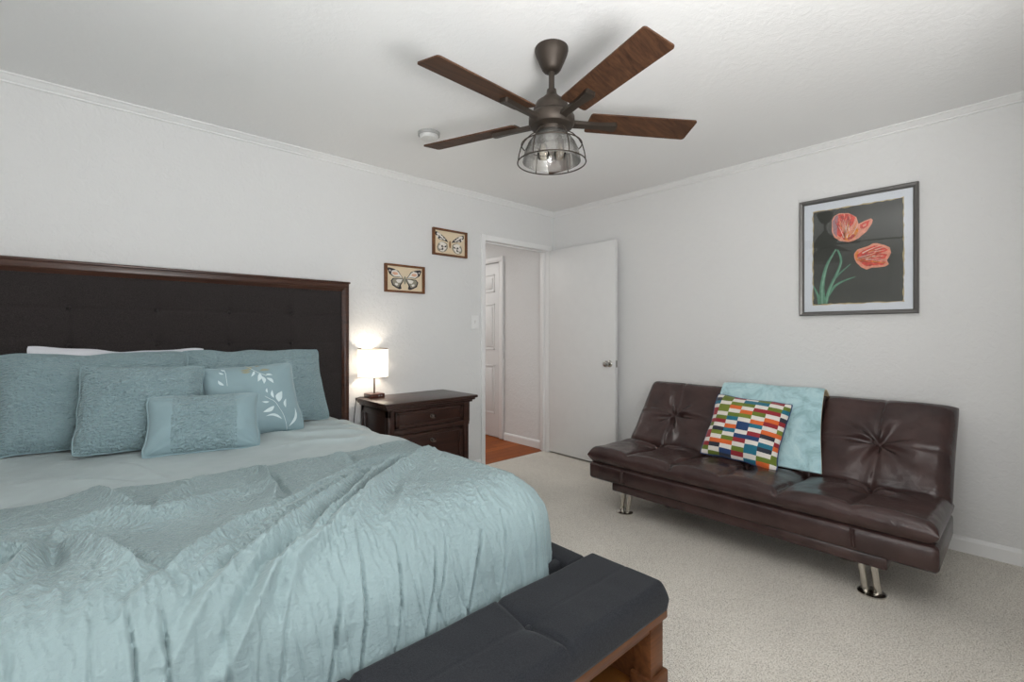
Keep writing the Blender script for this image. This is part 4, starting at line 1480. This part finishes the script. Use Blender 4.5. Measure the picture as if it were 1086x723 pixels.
# throw blanket over the middle of the backrest
def blanket():
    q = NT('aqua_fleece')
    v = q.coord()
    f = q.noise(v, 9, 4, 0.65, 1.0)
    q.l(q.ramp(f, [(0.35, rgb(150, 188, 194)), (0.52, rgb(180, 216, 222)), (0.7, rgb(204, 232, 235))]), q.b.inputs['Base Color'])
    q.set(Roughness=0.9)
    q.b.inputs['Sheen Weight'].default_value = 0.4
    g = q.noise(v, 240, 2)
    q.l(q.bump(f, 0.4, 0.01, q.bump(g, 0.5, 0.003)), q.b.inputs['Normal'])
    edge = plain('cream_fleece', rgb(224, 206, 170), 0.95, var=0.06, bump=((200, 200, 200), 0.4, 0.003))
    yl, yr = 1.468, 0.848
    # path up the back of the rest, over its top and down its front, in (bey, bez) coordinates
    path = []
    top = bl + 0.008
    for k in range(6):
        path.append((0.12 + k * (bl - 0.03 - 0.12) / 5, -0.15))
    for k in range(9):
        a = math.pi * (1 - k / 8)
        path.append((bl - 0.03 + 0.052 * math.sin(a), -0.06 + 0.090 * math.cos(a) * (1 if k < 4 else 0.95)))
    for k in range(1, 15):
        path.append((bl - 0.03 - k * (bl - 0.055) / 14, 0.0 + 0.022 + 0.016 * math.sin(math.pi * k / 14) + 0.004 * math.sin(k * 0.8)))
    P = np.array(path)
    # resample
    L = np.concatenate([[0], np.cumsum(np.hypot(*np.diff(P, axis=0).T))])
    n, m = 90, 50
    s = np.linspace(0, L[-1], n)
    pv, pw = np.interp(s, L, P[:, 0]), np.interp(s, L, P[:, 1])
    for _ in range(3):
        pv[1:-1] = (pv[:-2] + 2 * pv[1:-1] + pv[2:]) / 4
        pw[1:-1] = (pw[:-2] + 2 * pw[1:-1] + pw[2:]) / 4
    tv, tw = np.gradient(pv), np.gradient(pw)
    l = np.hypot(tv, tw)
    nv, nw = -tw / l, tv / l     # outward normal sign fixed below
    if nw[-1] < 0:
        nv, nw = -nv, -nw
    V = []
    th = 0.014
    for side in (0, 1):
        for j in range(m):
            for i in range(n):
                c = j / (m - 1)
                y = yl + (yr - yl) * c + 0.006 * math.sin(s[i] * 9) - 0.075 * max(0.0, (s[i] / L[-1] - 0.5) / 0.5)
                d = (th if side else 0) + 0.003 * math.sin(c * 11 + s[i] * 7)
                e = min(c, 1 - c) * (m - 1)
                if side and e < 1:
                    d -= 0.004
                V.append(tuple(BK0 + bey * (pv[i] + nv[i] * d) + bez * (pw[i] + nw[i] * d) + np.array([0, y - SYC, 0])))
    F, fm = [], []
    K = lambda sd, j, i: sd * n * m + j * n + i
    for j in range(m - 1):
        for i in range(n - 1):
            F.append((K(1, j, i), K(1, j + 1, i), K(1, j + 1, i + 1), K(1, j, i + 1)))
            fm.append(0)
            F.append((K(0, j, i), K(0, j, i + 1), K(0, j + 1, i + 1), K(0, j + 1, i)))
            fm.append(1)
    for i in range(n - 1):
        for j in (0, m - 1):
            F.append((K(0, j, i), K(1, j, i), K(1, j, i + 1), K(0, j, i + 1)))
            fm.append(1)
    for j in range(m - 1):
        for i in (0, n - 1):
            F.append((K(0, j, i), K(1, j, i), K(1, j + 1, i), K(0, j + 1, i)))
            fm.append(0)
    o = obj('throw_blanket', (V, F), [q.m, edge], None, fmat=fm, angle=60)
    tag(o, 'pale aqua fleece throw draped over the middle of the sofa back', 'blanket')


blanket()


def patchwork():
    q = NT('patchwork_velvet')
    tc = q.n('ShaderNodeTexCoord')
    sx = q.n('ShaderNodeSeparateXYZ')
    q.l(tc.outputs['UV'], sx.inputs[0])

    def mth(op, a, b=None):
        x = q.n('ShaderNodeMath', operation=op)
        for k, v in enumerate((a, b)):
            if v is None:
                continue
            if isinstance(v, (int, float)):
                x.inputs[k].default_value = v
            else:
                q.l(v, x.inputs[k])
        return x.outputs[0]
    col = mth('FLOOR', mth('DIVIDE', mth('ADD', sx.outputs[0], 5.026), 0.0735))
    row = mth('FLOOR', mth('DIVIDE', mth('ADD', sx.outputs[1], 5.0), 0.0262))
    kk = mth('MODULO', mth('ADD', row, mth('MULTIPLY', col, 2)), 3)
    is_white = mth('LESS_THAN', kk, 0.5)
    cb = q.n('ShaderNodeCombineXYZ')
    q.l(col, cb.inputs[0])
    q.l(row, cb.inputs[1])
    wn = q.n('ShaderNodeTexWhiteNoise', noise_dimensions='2D')
    q.l(cb.outputs[0], wn.inputs['Vector'])
    pal = [rgb(150, 34, 44), rgb(222, 104, 44), rgb(118, 132, 42), rgb(24, 110, 134), rgb(38, 42, 56), rgb(30, 62, 110), rgb(104, 122, 36), rgb(150, 34, 44), rgb(222, 104, 44)]
    c = q.ramp(wn.outputs['Value'], [(k / len(pal), p) for k, p in enumerate(pal)], 'CONSTANT')
    mx = q.n('ShaderNodeMix', data_type='RGBA')
    q.l(is_white, mx.inputs['Factor'])
    q.l(c, mx.inputs['A'])
    mx.inputs['B'].default_value = rgb(232, 226, 218)
    q.l(mx.outputs['Result'], q.b.inputs['Base Color'])
    q.set(Roughness=0.8)
    q.b.inputs['Sheen Weight'].default_value = 0.2
    g = q.noise(q.coord(), 180, 2)
    q.l(q.bump(g, 0.3, 0.002), q.b.inputs['Normal'])
    ax = axes(RAD(-90), RAD(30), RAD(-3))
    vf, uv, pos = puff((2.945, 1.195, 0.418), ax, 0.465, 0.43, 0.14, 2.6, 0.5, (64, 60), 0.075, wrinkle=0.006, seed=41)
    o = obj('throw_pillow', vf, q.m, None, uv=uv, angle=100)
    tag(o, 'multicoloured patchwork cushion on the sofa against the aqua throw', 'pillow')
    obj('edge_piping', rim_tube(pos, 0.004), q.m, o)


patchwork()

# ------------------------------------------------------------------ ceiling fan
FX, FY = 1.506, 1.392
M_OIL = plain('oil_rubbed_bronze', rgb(66, 58, 51), 0.5, 0.55, var=0.12, vscale=20)
M_BLADE = wood('walnut_blade', rgb(44, 28, 21), rgb(96, 66, 46), (5, 60, 60), 0.55, 0.2)
fan = thing('ceiling_fan', 'five-blade brown ceiling fan with caged glass light', 'ceiling fan', (FX, FY, 1.93))
C3 = (FX, FY, 0)
obj('canopy', lathe([(0.0, 2.44), (0.072, 2.44), (0.0725, 2.430), (0.068, 2.412), (0.054, 2.378), (0.042, 2.352), (0.034, 2.342), (0.020, 2.338), (0.0, 2.338)][::-1], C3, 40, cap=False), M_OIL, fan)
obj('downrod', lathe([(0.0125, 2.20), (0.0125, 2.35)], C3, 16), M_OIL, fan)
obj('motor_housing', lathe([(0.0, 2.262), (0.020, 2.262), (0.024, 2.240), (0.042, 2.222), (0.066, 2.205), (0.078, 2.180), (0.080, 2.160), (0.094, 2.150), (0.100, 2.138), (0.100, 2.112), (0.092, 2.100), (0.060, 2.092), (0.0, 2.090)][::-1], C3, 44, cap=False), M_OIL, fan)
obj('switch_cup', lathe([(0.062, 2.095), (0.064, 2.088), (0.060, 2.076), (0.0, 2.074)], C3, 32, cap=False), M_OIL, fan)
BZ = 2.129
for k in range(5):
    A = Matrix.Translation((FX, FY, BZ)) @ Matrix.Rotation(RAD(38.3 + 72 * k), 4, 'Z') @ Matrix.Rotation(RAD(-12), 4, 'X')
    bm = bmesh.new()
    bmesh.ops.create_cube(bm, size=1)
    for v in bm.verts:
        v.co = Vector((0.405 + v.co.x * 0.485, v.co.y * (0.128 + 0.012 * v.co.x), v.co.z * 0.006))
    es = [e for e in bm.edges if abs(e.verts[0].co.z - e.verts[1].co.z) > 0.003]
    bmesh.ops.bevel(bm, geom=es, offset=0.012, segments=4, affect='EDGES', profile=0.5)
    bm.verts.index_update()
    vf = ([tuple(v.co) for v in bm.verts], [tuple(v.index for v in f.verts) for f in bm.faces])
    bm.free()
    # keep grain along each blade: build in the blade's own axes
    bo_ = obj('blade', xform(vf, A), M_BLADE, fan)
    arm = join(extrude_poly([(0.075, -0.017), (0.21, -0.014), (0.285, -0.022), (0.292, -0.016), (0.292, 0.016), (0.285, 0.022), (0.21, 0.014), (0.075, 0.017)], lambda u, v, t: (u, v, t), -0.020, -0.003),
               extrude_poly([(0.165, -0.028), (0.28, -0.030), (0.28, 0.030), (0.165, 0.028)], lambda u, v, t: (u, v, t), 0.003, 0.009))
    obj('blade_arm', xform(arm, A), M_OIL, fan)
# light kit
M_CLEAR = glass_material('clear_bulb_glass', 0.03, (0.97, 0.93, 0.86, 1), 0.08)
def seeded():
    m = glass_material('seeded_glass', 0.10, (0.95, 0.94, 0.92, 1), 0.06, seeded=True)
    t = m.node_tree
    out = t.nodes['Material Output']
    old = out.inputs['Surface'].links[0].from_socket
    df = t.nodes.new('ShaderNodeBsdfDiffuse')
    df.inputs[0].default_value = (0.85, 0.84, 0.81, 1)
    tl = t.nodes.new('ShaderNodeBsdfTranslucent')
    tl.inputs[0].default_value = (0.85, 0.84, 0.81, 1)
    m1, m2 = t.nodes.new('ShaderNodeMixShader'), t.nodes.new('ShaderNodeMixShader')
    m1.inputs[0].default_value = 0.5
    m2.inputs[0].default_value = 0.09
    t.links.new(df.outputs[0], m1.inputs[1])
    t.links.new(tl.outputs[0], m1.inputs[2])
    t.links.new(old, m2.inputs[1])
    t.links.new(m1.outputs[0], m2.inputs[2])
    t.links.new(m2.outputs[0], out.inputs['Surface'])
    return m


M_SEED = seeded()
dome = [(0.056, 2.078), (0.064, 2.070), (0.086, 2.050), (0.104, 2.025), (0.117, 1.995), (0.124, 1.965), (0.126, 1.948)]
gl = obj('glass_shade', lathe(dome + [(r - 0.003, z) for r, z in dome[::-1]], C3, 48, cap=False), M_SEED, fan)
cage = [tube(circle(C3, r, 56, z), 0.0028, 7, True) for r, z in ((0.148, 1.944), (0.131, 2.022), (0.062, 2.086))]
for k in range(6):
    a = RAD(12 + 60 * k)
    pr = [(0.062, 2.086), (0.092, 2.070), (0.117, 2.045), (0.133, 2.018), (0.142, 1.985), (0.148, 1.944)]
    cage.append(tube([(FX + r * math.cos(a), FY + r * math.sin(a), z) for r, z in pr], 0.0025, 6))
obj('wire_cage', join(*cage), M_OIL, fan)
for k in range(2):
    a = RAD(137 + 180 * k)
    bx, by = FX + 0.036 * math.cos(a), FY + 0.036 * math.sin(a)
    so = obj('bulb_socket', lathe([(0.017, 2.035), (0.017, 2.078)], (bx, by, 0), 16), M_OIL, fan)
    obj('bulb', lathe([(0.012, 2.036), (0.014, 2.022), (0.024, 1.998), (0.028, 1.980), (0.022, 1.962), (0.0, 1.954)][::-1], (bx, by, 0), 18, cap=False), M_CLEAR, so)

# smoke detector
M_SMOKE = plain('white_plastic', rgb(228, 228, 226), 0.5, var=0.01)
sd = thing('smoke_detector', 'round white smoke detector on the ceiling left of the fan', 'smoke detector', (1.577, 2.484, CH))
obj('housing', lathe([(0.0, 2.398), (0.030, 2.398), (0.050, 2.402), (0.056, 2.410), (0.058, 2.424), (0.0, 2.424)], (1.577, 2.484, 0), 36, cap=False), M_SMOKE, sd)
obj('mounting_plate', lathe([(0.0, 2.422), (0.066, 2.422), (0.067, 2.44), (0.0, 2.44)], (1.577, 2.484, 0), 36, cap=False), plain('grey_plate', rgb(176, 176, 174), 0.5), sd)
obj('test_button', lathe([(0.0, 2.395), (0.012, 2.395), (0.013, 2.400)], (1.577, 2.470, 0), 18, cap=False), M_SMOKE, sd)
